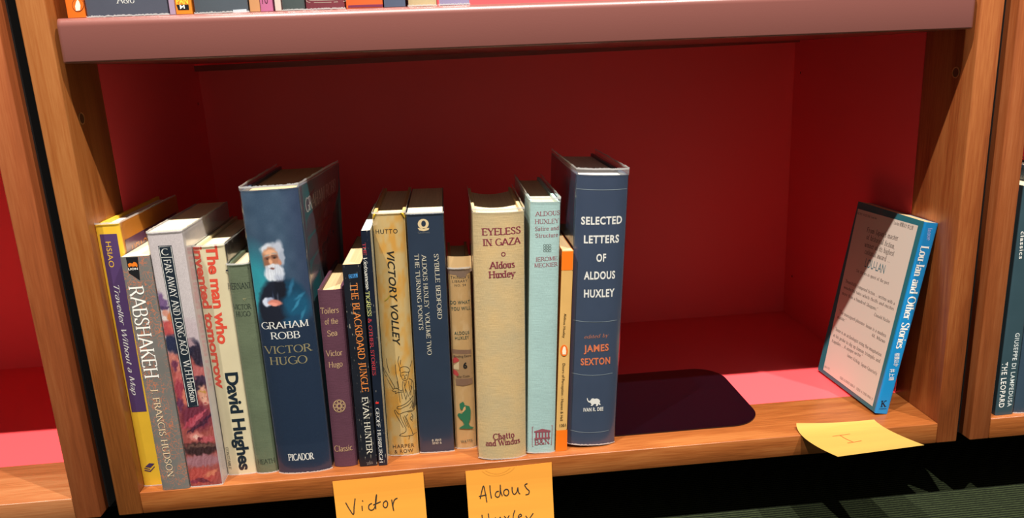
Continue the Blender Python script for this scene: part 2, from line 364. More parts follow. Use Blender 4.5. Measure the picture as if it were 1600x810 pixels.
 ('tig', 'author_lettering', (225, 225, 220), 'T', 'spine', 'serif', 'GEOFF HURBURGH', -0.00263, 0.0544, -0.00255, 0.00269, 0.00283),
 ('hutto', 'author_lettering', (40, 38, 34), 'T', 'spine', 'sansw', 'HUTTO', -0.01138, 0.20181, 0.00663, 0.20186, 0.00376),
 ('hutto', 'title_lettering', (40, 38, 34), 'T', 'spine', 'bolditalic', 'VICTORY VOLLEY', -0.00321, 0.18682, -0.00308, 0.10335, 0.00587),
 ('hutto', 'publisher_mark', (70, 62, 45), 'T', 'spine', 'sansw', 'HARPER', -0.00928, 0.00709, 0.00962, 0.00734, 0.0035),
 ('hutto', 'publisher_mark', (70, 62, 45), 'T', 'spine', 'sansw', '& ROW', -0.00818, 0.00199, 0.0085, 0.00239, 0.00351),
 ('hutto', 'cricketer_sketch', (60, 52, 40), 'P', 'spine', [[(0.00085, 0.08031), (0.00152, 0.08301), (0.00412, 0.08417), (0.00714, 0.08378), (0.00907, 0.08202), (0.00946, 0.0798), (0.00788, 0.07879), (0.00485, 0.0793), (0.00227, 0.07857)], [(0.00149, 0.07917), (0.00191, 0.07584), (0.00313, 0.07246), (0.0049, 0.07124), (0.00699, 0.07222), (0.00799, 0.07548), (0.00859, 0.07875)], [(0.00295, 0.07633), (0.00439, 0.07658)], [(0.00569, 0.07617), (0.00723, 0.07641)], [(0.00518, 0.0762), (0.00486, 0.07423), (0.00568, 0.07418)], [(0.00398, 0.07296), (0.00602, 0.07306)], [(-0.01308, 0.08442), (-0.01084, 0.0799), (-0.00724, 0.07253), (-0.0041, 0.0657), (-0.00573, 0.06413), (-0.0089, 0.07042), (-0.01242, 0.0789), (-0.01308, 0.08442)], [(-0.01202, 0.07723), (-0.01031, 0.07547)], [(-0.00576, 0.06358), (-0.00365, 0.06478), (-0.00115, 0.06385), (0.00079, 0.06206), (0.00288, 0.06282)], [(-0.00681, 0.06308), (-0.00488, 0.0613), (-0.00332, 0.06176), (-0.00396, 0.05957), (-0.00186, 0.06055), (0.00276, 0.06082)], [(0.00334, 0.07079), (0.00257, 0.0664), (0.00327, 0.06079), (0.00424, 0.05626), (0.00486, 0.05286)], [(0.00824, 0.0727), (0.01052, 0.07146), (0.01187, 0.06805), (0.01207, 0.06248), (0.01125, 0.05694), (0.00793, 0.05266), (0.00416, 0.04953), (-7e-05, 0.04755)], [(0.00919, 0.06599), (0.01063, 0.06423), (0.00831, 0.05936), (0.0071, 0.05608)], [(0.01252, 0.06133), (0.01298, 0.05459), (0.01275, 0.04673), (0.01045, 0.04236), (0.00576, 0.04153)], [(-6e-05, 0.04778), (-0.00266, 0.04715), (-0.00328, 0.0455), (-0.00075, 0.04478), (0.00243, 0.04626), (0.00666, 0.04825), (0.00941, 0.05145)], [(-0.00597, 0.04342), (-0.0042, 0.03878), (-0.00145, 0.03292), (0.00079, 0.02707)], [(-0.00597, 0.04342), (-0.00492, 0.04392), (-0.00256, 0.04037), (-0.00102, 0.04027), (0.00319, 0.0417), (0.00945, 0.04299)], [(-0.00105, 0.03971), (-0.00029, 0.03512), (0.00196, 0.02927), (0.00331, 0.02575), (0.00318, 0.02347)], [(0.00563, 0.03927), (0.00396, 0.03711), (0.00525, 0.03248), (0.00699, 0.02665), (0.00835, 0.02312), (0.00871, 0.02022)], [(-0.00278, 0.01928), (-0.00113, 0.02089), (0.00153, 0.02186), (0.00318, 0.02347)], [(-0.00278, 0.01928), (0.00185, 0.01839), (0.00602, 0.01868), (0.00917, 0.01904), (0.00874, 0.0208)], [(0.00602, 0.01868), (0.00531, 0.01527)], [(0.0092, 0.01962), (0.01237, 0.02055)], [(-0.00233, 0.08652), (-0.00229, 0.07885), (-0.00123, 0.07106), (-0.00061, 0.06437)], [(0.00115, 0.09395), (2e-05, 0.08857), (0.00145, 0.08192), (0.00157, 0.07531)], [(0.00247, 0.09061), (0.00171, 0.08629)], [(-0.00954, 0.09239), (-0.00925, 0.08583), (-0.00784, 0.07918)], [(-0.00174, 0.07109), (-0.00087, 0.05993), (-0.00038, 0.05095)], [(0.00116, 0.0598), (0.00186, 0.05417)], [(0.012, 0.08897), (0.01018, 0.0836)], [(0.00878, 0.0402), (0.01014, 0.03671)], [(0.00937, 0.03221), (0.00844, 0.03398)], [(0.00639, 0.0706), (0.00455, 0.06516), (0.00627, 0.05949), (0.00493, 0.05398)], [(0.00429, 0.06962), (0.00504, 0.05956)], [(0.00812, 0.0705), (0.00843, 0.06158)], [(0.01046, 0.07035), (0.00921, 0.05707)], [(0.01119, 0.05582), (0.00973, 0.04805), (0.00749, 0.04481)], [(0.00139, 0.03728), (0.00396, 0.028)], [(0.00279, 0.03832), (0.00565, 0.02674)], [(0.00806, 0.0549), (0.01167, 0.04567)]], 0.00041),
 ('hutto', 'cricketer_shading', (96, 80, 56), 'F', 'spine', [[(0.0124, 0.05911), (0.01282, 0.04786), (0.01048, 0.04292), (0.00961, 0.0458), (0.01146, 0.05132)]]),
 ('hutto', 'ball_sketch', (60, 52, 40), 'P', 'spine', [[(0.00989, 0.03536), (0.0097, 0.03467), (0.00924, 0.03418), (0.00865, 0.03403), (0.00807, 0.03426), (0.00767, 0.0348), (0.00756, 0.03551), (0.00775, 0.03621), (0.00821, 0.03669), (0.0088, 0.03684), (0.00938, 0.03662), (0.00978, 0.03607), (0.00989, 0.03536)]], 0.00034),
 ('hutto', 'edge_stain', (185, 165, 60), 'P', 'spine', [[(-0.00778, 0.14431), (-0.00497, 0.14642), (-0.00324, 0.14859)]], 0.0008),
 ('syb', 'publisher_mark', (230, 205, 160), 'F', 'spine', [[(0.00292, 0.20777), (0.00263, 0.20648), (0.00193, 0.20534), (0.00089, 0.20445), (-0.0004, 0.20391), (-0.00181, 0.20376), (-0.00319, 0.20403), (-0.00441, 0.20468), (-0.00536, 0.20565), (-0.00593, 0.20684), (-0.00608, 0.20815), (-0.00579, 0.20943), (-0.00509, 0.21057), (-0.00405, 0.21145), (-0.00276, 0.21199), (-0.00137, 0.21214), (1e-05, 0.21188), (0.00124, 0.21124), (0.00218, 0.21027), (0.00276, 0.20908)], [(-0.00637, 0.20485), (-0.00357, 0.20412), (0.00017, 0.20427), (0.00316, 0.20445), (0.00247, 0.20264), (-0.00145, 0.20188), (-0.00514, 0.20265)]]),
 ('syb', 'publisher_mark.', (38, 50, 70), 'F', 'spine', [[(0.00057, 0.20808), (0.00044, 0.20729), (0.00013, 0.20658), (-0.00031, 0.20603), (-0.00086, 0.20568), (-0.00145, 0.20558), (-0.00202, 0.20573), (-0.00253, 0.20612), (-0.00292, 0.20671), (-0.00315, 0.20744), (-0.0032, 0.20824), (-0.00306, 0.20903), (-0.00276, 0.20974), (-0.00231, 0.21029), (-0.00177, 0.21064), (-0.00118, 0.21074), (-0.0006, 0.21059), (-0.0001, 0.2102), (0.00029, 0.20961), (0.00052, 0.20888)]]),
 ('syb', 'publisher_mark', (110, 115, 120), 'T', 'spine', 'sans', 'Quartet', -0.00637, 0.20006, 0.00336, 0.19992, 0.00162),
 ('syb', 'author_lettering', (222, 215, 195), 'T', 'spine', 'serif', 'SYBILLE BEDFORD', 0.00591, 0.18206, 0.00636, 0.12467, 0.00365),
 ('syb', 'title_lettering', (222, 215, 195), 'T', 'spine', 'serif', 'ALDOUS HUXLEY  VOLUME TWO', -0.00428, 0.18197, -0.00397, 0.09265, 0.00366),
 ('syb', 'title_lettering', (222, 215, 195), 'T', 'spine', 'serif', 'THE TURNING POINTS', -0.01021, 0.18279, -0.00985, 0.11574, 0.00348),
 ('syb', 'price_lettering', (222, 215, 195), 'T', 'spine', 'serifb', '0 7043', -0.0042, 0.01066, 0.00403, 0.01084, 0.002),
 ('syb', 'price_lettering', (222, 215, 195), 'T', 'spine', 'serifb', '3242 6', -0.00406, 0.00782, 0.00418, 0.00806, 0.00201),
 ('do', 'series_lettering', (70, 68, 60), 'T', 'spine', 'sansw', "THINKER'S", -0.00735, 0.15824, 0.00833, 0.15807, 0.0027),
 ('do', 'torn_patch', (138, 115, 100), 'F', 'spine', [[(-0.00938, 0.16758), (0.01083, 0.16751), (0.01099, 0.16442), (0.0074, 0.16234), (0.00458, 0.15909), (0.00026, 0.15929), (-0.00289, 0.16169), (-0.00906, 0.16253)]]),
 ('do', 'torn_top', (215, 180, 130), 'F', 'spine', [[(-0.0092, 0.17815), (0.01064, 0.17756), (0.0108, 0.16667), (0.00593, 0.16633), (0.00166, 0.16765), (-0.00376, 0.16677), (-0.00926, 0.16786)]]),
 ('do', 'series_lettering', (70, 68, 60), 'T', 'spine', 'sansw', 'LIBRARY', -0.00613, 0.15497, 0.00698, 0.15503, 0.00226),
 ('do', 'series_lettering', (70, 68, 60), 'T', 'spine', 'sansw', 'NO. 54', -0.00411, 0.15148, 0.00539, 0.1516, 0.00215),
 ('do', 'border_line', (72, 92, 80), 'P', 'spine', [[(-0.00964, 0.14874), (0.00936, 0.1488)]], 0.00038),
 ('do', 'border_line', (72, 92, 80), 'P', 'spine', [[(-0.00856, 0.01319), (0.00774, 0.01336)], [(-0.00839, 0.00309), (0.00797, 0.00324)]], 0.0004),
 ('do', 'title_lettering', (72, 92, 80), 'T', 'spine', 'sansw', 'DO WHAT', -0.00856, 0.13587, 0.00836, 0.13589, 0.00309),
 ('do', 'title_lettering', (72, 92, 80), 'T', 'spine', 'sansw', 'YOU WILL', -0.00824, 0.13034, 0.00871, 0.13041, 0.0031),
 ('do', 'author_lettering', (72, 92, 80), 'T', 'spine', 'sansw', 'ALDOUS', -0.00613, 0.10824, 0.00673, 0.10843, 0.00292),
 ('do', 'author_lettering', (72, 92, 80), 'T', 'spine', 'sansw', 'HUXLEY', -0.00576, 0.10383, 0.0064, 0.10405, 0.00293),
 ('do', 'paper_label', (172, 138, 100), 'F', 'spine', [[(-0.00882, 0.09509), (0.00782, 0.0939), (0.008, 0.06196), (-0.00038, 0.0605), (-0.00658, 0.06143), (-0.00742, 0.06625), (-0.00905, 0.07081)]]),
 ('do', 'paper_label.band', (140, 108, 88), 'F', 'spine', [[(-0.00882, 0.09498), (0.00782, 0.09379), (0.00784, 0.09005), (-0.00873, 0.09098)], [(-0.00685, 0.06761), (0.00808, 0.06712), (0.008, 0.06196), (-0.00038, 0.0605), (-0.00658, 0.06143)]]),
 ('do', 'paper_label.seal', (190, 70, 70), 'F', 'spine', [[(-0.00627, 0.08837), (-0.00304, 0.08543), (-0.00337, 0.08379), (-0.00808, 0.08185), (-0.00871, 0.0852)], [(-0.00882, 0.07636), (-0.00552, 0.07505), (-0.00359, 0.07132), (-0.00521, 0.06975), (-0.00874, 0.0719)]]),
 ('do', 'paper_label.light', (215, 190, 150), 'F', 'spine', [[(-0.00817, 0.07964), (-0.00311, 0.08378), (-0.00341, 0.07604), (-0.00804, 0.07659)]]),
 ('do', 'label_print', (80, 65, 55), 'P', 'spine', [[(-0.00859, 0.09069), (0.00783, 0.08989)], [(-0.00847, 0.07233), (0.00793, 0.07182)], [(-0.00838, 0.06809), (0.00793, 0.06735)]], 0.00022),
 ('do', 'label_print', (75, 62, 55), 'T', 'spine', 'sans', 'Binding Extra', -0.0076, 0.08734, 0.0076, 0.08759, 0.00214),
 ('do', 'label_print', (50, 45, 42), 'T', 'spine', 'sans', 'War Costs', -0.00604, 0.0684, 0.00564, 0.06872, 0.00217),
 ('do', 'label_print', (30, 30, 34), 'T', 'spine', 'bold', '6', 0.00025, 0.07722, 0.00377, 0.07718, 0.00538),
 ('do', 'publisher_mark', (72, 92, 80), 'T', 'spine', 'sansw', 'WATTS', -0.00456, 0.00567, 0.00606, 0.00622, 0.00253),
 ('do', 'seated_figure_mark', (45, 110, 80), 'F', 'spine', [[(-0.00436, 0.04361), (-0.00114, 0.04586), (4e-05, 0.04374), (-1e-05, 0.04238), (0.00434, 0.04101), (0.00545, 0.03683), (0.00491, 0.02859), (0.00312, 0.02456), (0.00429, 0.02171), (0.00765, 0.01982), (0.00634, 0.01879), (-0.00592, 0.01987), (-0.00395, 0.02155), (-0.00072, 0.02342), (-0.00246, 0.02769), (-0.00429, 0.02919), (-0.00667, 0.03278), (-0.00534, 0.03476), (-0.0022, 0.03429), (-0.00083, 0.03722), (-0.00392, 0.03879)]]),
 ('do', 'seated_figure_mark.gap', (205, 165, 115), 'F', 'spine', [[(-0.00072, 0.04023), (0.00083, 0.04123), (0.00097, 0.03821), (-0.0014, 0.03561), (-0.00239, 0.03595)]]),
 ('eye', 'title_lettering', (138, 52, 72), 'T', 'spine', 'serifb', 'EYELESS', -0.01395, 0.19921, 0.01776, 0.19979, 0.00553),
 ('eye', 'title_lettering', (138, 52, 72), 'T', 'spine', 'serifb', 'IN GAZA', -0.01316, 0.19046, 0.01768, 0.19104, 0.00557),
 ('eye', 'ring_mark', (138, 52, 72), 'P', 'spine', [[(0.00469, 0.18321), (0.00453, 0.18254), (0.0041, 0.18202), (0.00349, 0.18174), (0.00282, 0.18176), (0.00222, 0.18208), (0.00181, 0.18264), (0.00167, 0.18331), (0.00183, 0.18398), (0.00226, 0.1845), (0.00287, 0.18478), (0.00354, 0.18476), (0.00414, 0.18444), (0.00455, 0.18389), (0.00469, 0.18321)]], 0.00068),
 ('eye', 'author_lettering', (138, 52, 72), 'T', 'spine', 'serifb', 'Aldous', -0.00863, 0.17133, 0.01253, 0.17192, 0.00565),
 ('eye', 'author_lettering', (138, 52, 72), 'T', 'spine', 'serifb', 'Huxley', -0.00905, 0.1635, 0.01323, 0.16404, 0.00569),
 ('eye', 'publisher_mark', (138, 52, 72), 'T', 'spine', 'serifb', 'Chatto', -0.00806, 0.0185, 0.01054, 0.01986, 0.00547),
 ('eye', 'publisher_mark', (138, 52, 72), 'T', 'spine', 'serifb', 'and Windus', -0.01454, 0.01248, 0.01538, 0.01379, 0.00519),
 ('sat', 'author_lettering', (160, 88, 100), 'T', 'spine', 'serif', 'ALDOUS', -0.00831, 0.2115, 0.01205, 0.21235, 0.00359),
 ('sat', 'author_lettering', (160, 88, 100), 'T', 'spine', 'serif', 'HUXLEY', -0.00837, 0.20516, 0.01168, 0.20573, 0.0036),
 ('sat', 'title_lettering', (160, 88, 100), 'T', 'spine', 'serif', 'Satire and', -0.00813, 0.19943, 0.01154, 0.19999, 0.0033),
 ('sat', 'title_lettering', (160, 88, 100), 'T', 'spine', 'serif', 'Structure', -0.00763, 0.19371, 0.01109, 0.19428, 0.00332),
 ('sat', 'author_lettering', (160, 88, 100), 'T', 'spine', 'serif', 'JEROME', -0.00722, 0.17378, 0.01079, 0.17459, 0.00326),
 ('sat', 'author_lettering', (160, 88, 100), 'T', 'spine', 'serif', 'MECKIER', -0.00821, 0.16863, 0.01144, 0.1694, 0.00328),
 ('sat', 'ornament', (90, 100, 95), 'P', 'spine', [[(0.0009, 0.18722), (0.00072, 0.18669), (0.00022, 0.18636), (-0.0004, 0.18637), (-0.0009, 0.18671), (-0.0011, 0.18725), (-0.00092, 0.18779), (-0.00043, 0.18811), (0.00019, 0.1881), (0.0007, 0.18776), (0.0009, 0.18722)], [(0.00094, 0.18502), (0.00076, 0.18448), (0.00026, 0.18416), (-0.00036, 0.18416), (-0.00087, 0.1845), (-0.00107, 0.18504), (-0.00088, 0.18558), (-0.00039, 0.18591), (0.00023, 0.1859), (0.00074, 0.18556), (0.00094, 0.18502)], [(0.00098, 0.18281), (0.0008, 0.18227), (0.0003, 0.18194), (-0.00032, 0.18195), (-0.00083, 0.18229), (-0.00103, 0.18283), (-0.00085, 0.18337), (-0.00035, 0.1837), (0.00027, 0.18369), (0.00078, 0.18335), (0.00098, 0.18281)], [(0.00306, 0.1872), (0.00288, 0.18666), (0.00239, 0.18633), (0.00177, 0.18634), (0.00126, 0.18668), (0.00106, 0.18722), (0.00124, 0.18776), (0.00173, 0.18808), (0.00235, 0.18807), (0.00286, 0.18774), (0.00306, 0.1872)], [(0.00311, 0.18499), (0.00292, 0.18445), (0.00243, 0.18412), (0.00181, 0.18413), (0.0013, 0.18447), (0.0011, 0.18501), (0.00128, 0.18555), (0.00178, 0.18588), (0.0024, 0.18587), (0.0029, 0.18553), (0.00311, 0.18499)], [(0.00315, 0.18278), (0.00297, 0.18224), (0.00247, 0.18191), (0.00185, 0.18192), (0.00134, 0.18226), (0.00114, 0.1828), (0.00132, 0.18334), (0.00182, 0.18367), (0.00244, 0.18366), (0.00295, 0.18332), (0.00315, 0.18278)], [(0.00523, 0.18717), (0.00505, 0.18663), (0.00455, 0.1863), (0.00393, 0.18631), (0.00342, 0.18665), (0.00322, 0.18719), (0.0034, 0.18773), (0.0039, 0.18805), (0.00452, 0.18804), (0.00503, 0.18771), (0.00523, 0.18717)], [(0.00527, 0.18496), (0.00509, 0.18442), (0.0046, 0.18409), (0.00397, 0.1841), (0.00347, 0.18444), (0.00326, 0.18498), (0.00344, 0.18552), (0.00394, 0.18585), (0.00456, 0.18584), (0.00507, 0.1855), (0.00527, 0.18496)], [(0.00532, 0.18274), (0.00513, 0.18221), (0.00464, 0.18188), (0.00402, 0.18189), (0.00351, 0.18223), (0.00331, 0.18277), (0.00349, 0.18331), (0.00398, 0.18364), (0.0046, 0.18363), (0.00511, 0.18329), (0.00532, 0.18274)]], 0.00026),
 ('sat', 'publisher_mark', (160, 88, 100), 'P', 'spine', [[(-0.00797, 0.02486), (0.00959, 0.02543), (0.00912, 0.00702), (-0.00771, 0.00614), (-0.00797, 0.02486)]], 0.00056),
 ('sat', 'publisher_mark', (160, 88, 100), 'F', 'spine', [[(-0.00634, 0.02083), (0.00064, 0.02301), (0.00799, 0.02121), (0.00802, 0.01968), (-0.00632, 0.01961)], [(-0.00597, 0.01438), (0.00783, 0.0149), (0.00786, 0.01343), (-0.00595, 0.01285)], [(-0.0052, 0.01932), (-0.00362, 0.01938), (-0.00355, 0.01435), (-0.00512, 0.01429)], [(-0.0025, 0.01937), (-0.00093, 0.01944), (-0.00085, 0.0144), (-0.00242, 0.01434)], [(0.0002, 0.01942), (0.00177, 0.01949), (0.00186, 0.01445), (0.00028, 0.01439)], [(0.0029, 0.01948), (0.00447, 0.01954), (0.00456, 0.0145), (0.00299, 0.01444)], [(0.0056, 0.01953), (0.00717, 0.01959), (0.00727, 0.01456), (0.00569, 0.01449)]]),
 ('sat', 'publisher_mark', (160, 88, 100), 'T', 'spine', 'serifb', 'B&N', -0.00587, 0.00761, 0.00768, 0.00832, 0.00464),
 ('doors', 'orange_panel', (235, 115, 20), 'F', 'spine', [[(-0.00487, 0.18072), (0.00438, 0.18094), (0.00443, 0.16495), (-0.00477, 0.16474)]]),
 ('doors', 'orange_band', (235, 115, 20), 'F', 'spine', [[(-0.00465, 0.01948), (0.00511, 0.02007), (0.00552, 0.00015), (-0.00471, -0.00065)]]),
 ('doors', 'border_line', (22, 22, 26), 'P', 'spine', [[(-0.00476, 0.16447), (0.00444, 0.16467)], [(-0.00466, 0.01973), (0.00511, 0.02032)]], 0.00048),
 ('doors', 'author_lettering', (70, 55, 35), 'T', 'spine', 'sans', 'Aldous Huxley', -0.00143, 0.12728, -0.00196, 0.10563, 0.00208),
 ('doors', 'title_lettering', (60, 48, 32), 'T', 'spine', 'sans', 'Doors of Perception - Heaven & Hell', -0.0013, 0.08242, -0.00157, 0.029, 0.00235),
 ('doors', 'publisher_mark', (232, 110, 30), 'F', 'spine', [[(0.00294, 0.094), (0.00283, 0.09238), (0.00241, 0.09093), (0.00172, 0.08979), (0.00082, 0.08906), (-0.00019, 0.08882), (-0.00122, 0.0891), (-0.00217, 0.08986), (-0.00294, 0.09103), (-0.00345, 0.09249), (-0.00367, 0.09411), (-0.00356, 0.09572), (-0.00314, 0.09717), (-0.00245, 0.09831), (-0.00155, 0.09903), (-0.00054, 0.09927), (0.00049, 0.099), (0.00143, 0.09824), (0.0022, 0.09708), (0.00272, 0.09561)]]),
 ('doors', 'publisher_mark.bird', (235, 225, 200), 'F', 'spine', [[(-0.00034, 0.09811), (0.0008, 0.09693), (0.00147, 0.09344), (0.00129, 0.09054), (-0.00146, 0.09059), (-0.00194, 0.0935), (-0.00123, 0.09697)]]),
 ('doors', 'number_lettering', (50, 40, 30), 'T', 'spine', 'sansb', '1351', -0.00178, 0.0232, 0.00358, 0.02367, 0.00246),
 ('sel', 'title_lettering', (240, 240, 235), 'T', 'spine', 'cond', 'SELECTED', -0.0166, 0.19907, 0.01755, 0.19978, 0.00644),
 ('sel', 'title_lettering', (240, 240, 235), 'T', 'spine', 'cond', 'LETTERS', -0.01386, 0.18341, 0.01567, 0.18391, 0.00652),
 ('sel', 'title_lettering', (240, 240, 235), 'T', 'spine', 'cond', 'OF', -0.003, 0.16776, 0.00521, 0.16797, 0.0066),
 ('sel', 'title_lettering', (240, 240, 235), 'T', 'spine', 'cond', 'ALDOUS', -0.01265, 0.15234, 0.01381, 0.15292, 0.00668),
 ('sel', 'title_lettering', (240, 240, 235), 'T', 'spine', 'cond', 'HUXLEY', -0.01203, 0.13665, 0.0141, 0.13719, 0.00676),
 ('sel', 'editor_lettering', (190, 120, 95), 'T', 'spine', 'serifi', 'edited by', -0.0102, 0.09976, 0.01098, 0.10114, 0.00326),
 ('sel', 'editor_lettering', (225, 125, 85), 'T', 'spine', 'cond', 'JAMES', -0.01028, 0.08765, 0.01135, 0.08871, 0.00616),
 ('sel', 'editor_lettering', (225, 125, 85), 'T', 'spine', 'cond', 'SEXTON', -0.01243, 0.07552, 0.01327, 0.07648, 0.00621),
 ('sel', 'border_line', (150, 165, 175), 'P', 'spine', [[(-0.02139, 0.22822), (-0.00085, 0.22793), (0.02084, 0.22837)], [(-0.02, 0.11558), (-0.00126, 0.11473), (0.01749, 0.11549)], [(-0.01939, 0.06738), (-0.00198, 0.06611), (0.01597, 0.06721)], [(-0.01891, 0.01329), (-0.00258, 0.01188), (0.01517, 0.01279)]], 0.00037),
 ('sel', 'elephant_mark', (240, 240, 235), 'F', 'spine', [[(-0.00607, 0.04488), (-0.00562, 0.04273), (-0.00464, 0.04115), (-0.00298, 0.04053), (-0.00135, 0.04068), (-0.00058, 0.03968), (-0.00163, 0.03874), (-0.0025, 0.03759), (-0.00085, 0.03754), (0.00018, 0.03888), (0.00125, 0.03944), (0.00255, 0.03902), (0.00227, 0.03707), (0.00389, 0.03742), (0.00455, 0.03916), (0.00551, 0.03797), (0.00659, 0.03833), (0.00541, 0.04031), (0.00589, 0.04167), (0.0049, 0.04344), (0.00286, 0.04447), (0.00069, 0.04413), (-0.00061, 0.04475), (-0.00187, 0.04439), (-0.00237, 0.04324), (-0.00249, 0.04188), (-0.00396, 0.04211), (-0.00491, 0.0433), (-0.00534, 0.04486)]]),
 ('sel', 'publisher_mark', (240, 240, 235), 'T', 'spine', 'cond', 'IVAN R. DEE', -0.00852, 0.03222, 0.00909, 0.03279, 0.00343),
 ('lou', 'author_lettering', (165, 175, 225), 'T', 'spine', 'serif', 'Inoue', -0.00236, 0.17677, -0.00052, 0.16598, 0.00397),
 ('lou', 'title_lettering', (240, 240, 235), 'T', 'spine', 'didone', 'Lou-lan and Other Stories', -0.00439, 0.16092, -0.00278, 0.06427, 0.00764),
 ('lou', 'title_lettering', (240, 240, 235), 'T', 'spine', 'sans', '楼蘭ほか', -0.00218, 0.05997, -0.00019, 0.04699, 0.0038),
 ('lou', 'author_lettering', (240, 240, 235), 'T', 'spine', 'sans', '井上靖', -0.00279, 0.04426, -0.00104, 0.03302, 0.00382),
 ('lou', 'publisher_mark', (15, 25, 45), 'T', 'spine', 'serifb', 'K', -0.00271, 0.00666, 0.00297, 0.00735, 0.00615),
 ('lou', 'publisher_mark', (15, 25, 45), 'T', 'spine', 'sans', 'KODANSHA', -0.00331, 0.00403, 0.00397, 0.00484, 0.0013),
 ('lou', 'cover_panel', (205, 190, 178), 'F', 'left', [[(0.10234, 0.17485), (0.00802, 0.177), (0.00586, 0.004), (0.09527, 0.00399)]]),
 ('lou', 'cover_lettering', (60, 50, 48), 'T', 'left', 'serif', "From Japan's master", 0.07926, 0.15579, 0.02991, 0.15813, 0.0049),
 ('lou', 'cover_lettering', (60, 50, 48), 'T', 'left', 'serif', 'of historical fiction,', 0.07716, 0.14923, 0.03171, 0.14989, 0.00495),
 ('lou', 'cover_lettering', (60, 50, 48), 'T', 'left', 'serif', 'winner of its highest', 0.07769, 0.14167, 0.03007, 0.14352, 0.00495),
 ('lou', 'cover_lettering', (60, 50, 48), 'T', 'left', 'serif', 'cultural award ...', 0.0743, 0.13516, 0.03389, 0.13623, 0.00499),
 ('lou', 'cover_lettering', (60, 105, 115), 'T', 'left', 'sans', 'LOU-LAN', 0.06926, 0.1232, 0.03756, 0.12443, 0.00836),
 ('lou', 'cover_lettering', (60, 50, 48), 'T', 'left', 'serif', 'Six stories in quest of the past', 0.08045, 0.115, 0.02685, 0.11674, 0.00304),
 ('lou', 'cover_lettering', (60, 50, 48), 'T', 'left', 'serif', '"Beautifully composed fiction ... written with a', 0.0943, 0.10025, 0.01199, 0.10174, 0.00326),
 ('lou', 'cover_lettering', (60, 50, 48), 'T', 'left', 'serif', 'wonderful tales which thrills and excites', 0.09458, 0.09371, 0.01127, 0.09674, 0.00309),
 ('lou', 'cover_lettering', (60, 50, 48), 'T', 'left', 'serif', 'more than a hundred Shoguns."', 0.09464, 0.08719, 0.0334, 0.08901, 0.00317),
 ('lou', 'cover_lettering', (60, 50, 48), 'T', 'left', 'serif', '-Donald Richie', 0.03741, 0.08325, 0.01186, 0.0842, 0.00302),
 ('lou', 'cover_lettering', (60, 50, 48), 'T', 'left', 'serif', '"The unassigned pleasure. Inoue is a modern', 0.09223, 0.06801, 0.01222, 0.07019, 0.00336),
 ('lou', 'cover_lettering', (60, 50, 48), 'T', 'left', 'serif', 'master."', 0.09294, 0.06207, 0.07716, 0.06286, 0.00332),
 ('lou', 'cover_lettering', (60, 50, 48), 'T', 'left', 'serif', '-M. Mizuo', 0.0333, 0.06391, 0.01156, 0.06484, 0.00307),
 ('lou', 'cover_lettering', (60, 50, 48), 'T', 'left', 'serif', '"Inoue is an archeologist using the imagination', 0.09151, 0.04925, 0.0116, 0.05148, 0.00343),
 ('lou', 'cover_lettering', (60, 50, 48), 'T', 'left', 'serif', 'as his probe to dig up human triumphs and', 0.09217, 0.04248, 0.01126, 0.04525, 0.00344),
 ('lou', 'cover_lettering', (60, 50, 48), 'T', 'left', 'serif', 'tragedies ... A unique writer."', 0.09223, 0.03621, 0.03813, 0.03955, 0.0033),
 ('lou', 'cover_lettering', (60, 50, 48), 'T', 'left', 'serif', '-James Kirkup, Japan Quarterly', 0.06265, 0.03211, 0.01069, 0.03298, 0.00327),
 ('lou', 'cover_lettering', (60, 50, 48), 'T', 'left', 'serif', 'ISBN 4-770', 0.0942, 0.00698, 0.08471, 0.00803, 0.0021),
 ('lou', 'cover_lettering', (60, 50, 48), 'T', 'left', 'serif', 'ISBN 0-87011-000-0   ISBN 4-7700-0963-2', 0.06435, 0.00722, 0.00802, 0.00903, 0.00242),
 ('lou', 'cover_lettering', (60, 50, 48), 'T', 'left', 'serif', 'INOUE YASUSHI: Lou-lan', 0.10176, 0.16949, 0.06837, 0.17056, 0.0022),
 ('lou', 'cover_lettering', (60, 50, 48), 'T', 'left', 'sans', 'Lou-lan 楼蘭ほか 井上靖', 0.04152, 0.17147, 0.01368, 0.17199, 0.00313),
 ('leo', 'title_lettering', (240, 240, 235), 'T', 'spine', 'sansw', 'THE LEOPARD', -0.00776, 0.05181, -0.00597, 0.00752, 0.00493),
 ('leo', 'author_lettering', (215, 225, 225), 'T', 'spine', 'sansw', 'GIUSEPPE DI LAMPEDUSA', 0.00085, 0.07919, 0.00199, 0.00778, 0.00402),
 ('leo', 'series_lettering', (240, 240, 235), 'T', 'spine', 'sansw', 'classics', -0.00617, 0.17234, -0.00474, 0.14784, 0.00351),
 ('up1', 'author_lettering', (240, 240, 235), 'T', 'spine', 'serif', 'A&U', -0.00621, 0.00874, 0.0067, 0.00864, 0.00521),
 ('up0', 'publisher_mark', (235, 105, 20), 'F', 'spine', [[(0.0062, 0.00849), (0.00586, 0.00732), (0.00527, 0.00624), (0.00448, 0.00532), (0.00355, 0.00463), (0.00253, 0.00422), (0.0015, 0.0041), (0.00053, 0.0043), (-0.00032, 0.0048), (-0.00098, 0.00555), (-0.00142, 0.00652), (-0.0016, 0.00763), (-0.00152, 0.00881), (-0.00117, 0.00998), (-0.00058, 0.01106), (0.00021, 0.01197), (0.00114, 0.01266), (0.00215, 0.01307), (0.00318, 0.01318), (0.00415, 0.01299), (0.005, 0.0125), (0.00566, 0.01174), (0.0061, 0.01078), (0.00629, 0.00967)]]),
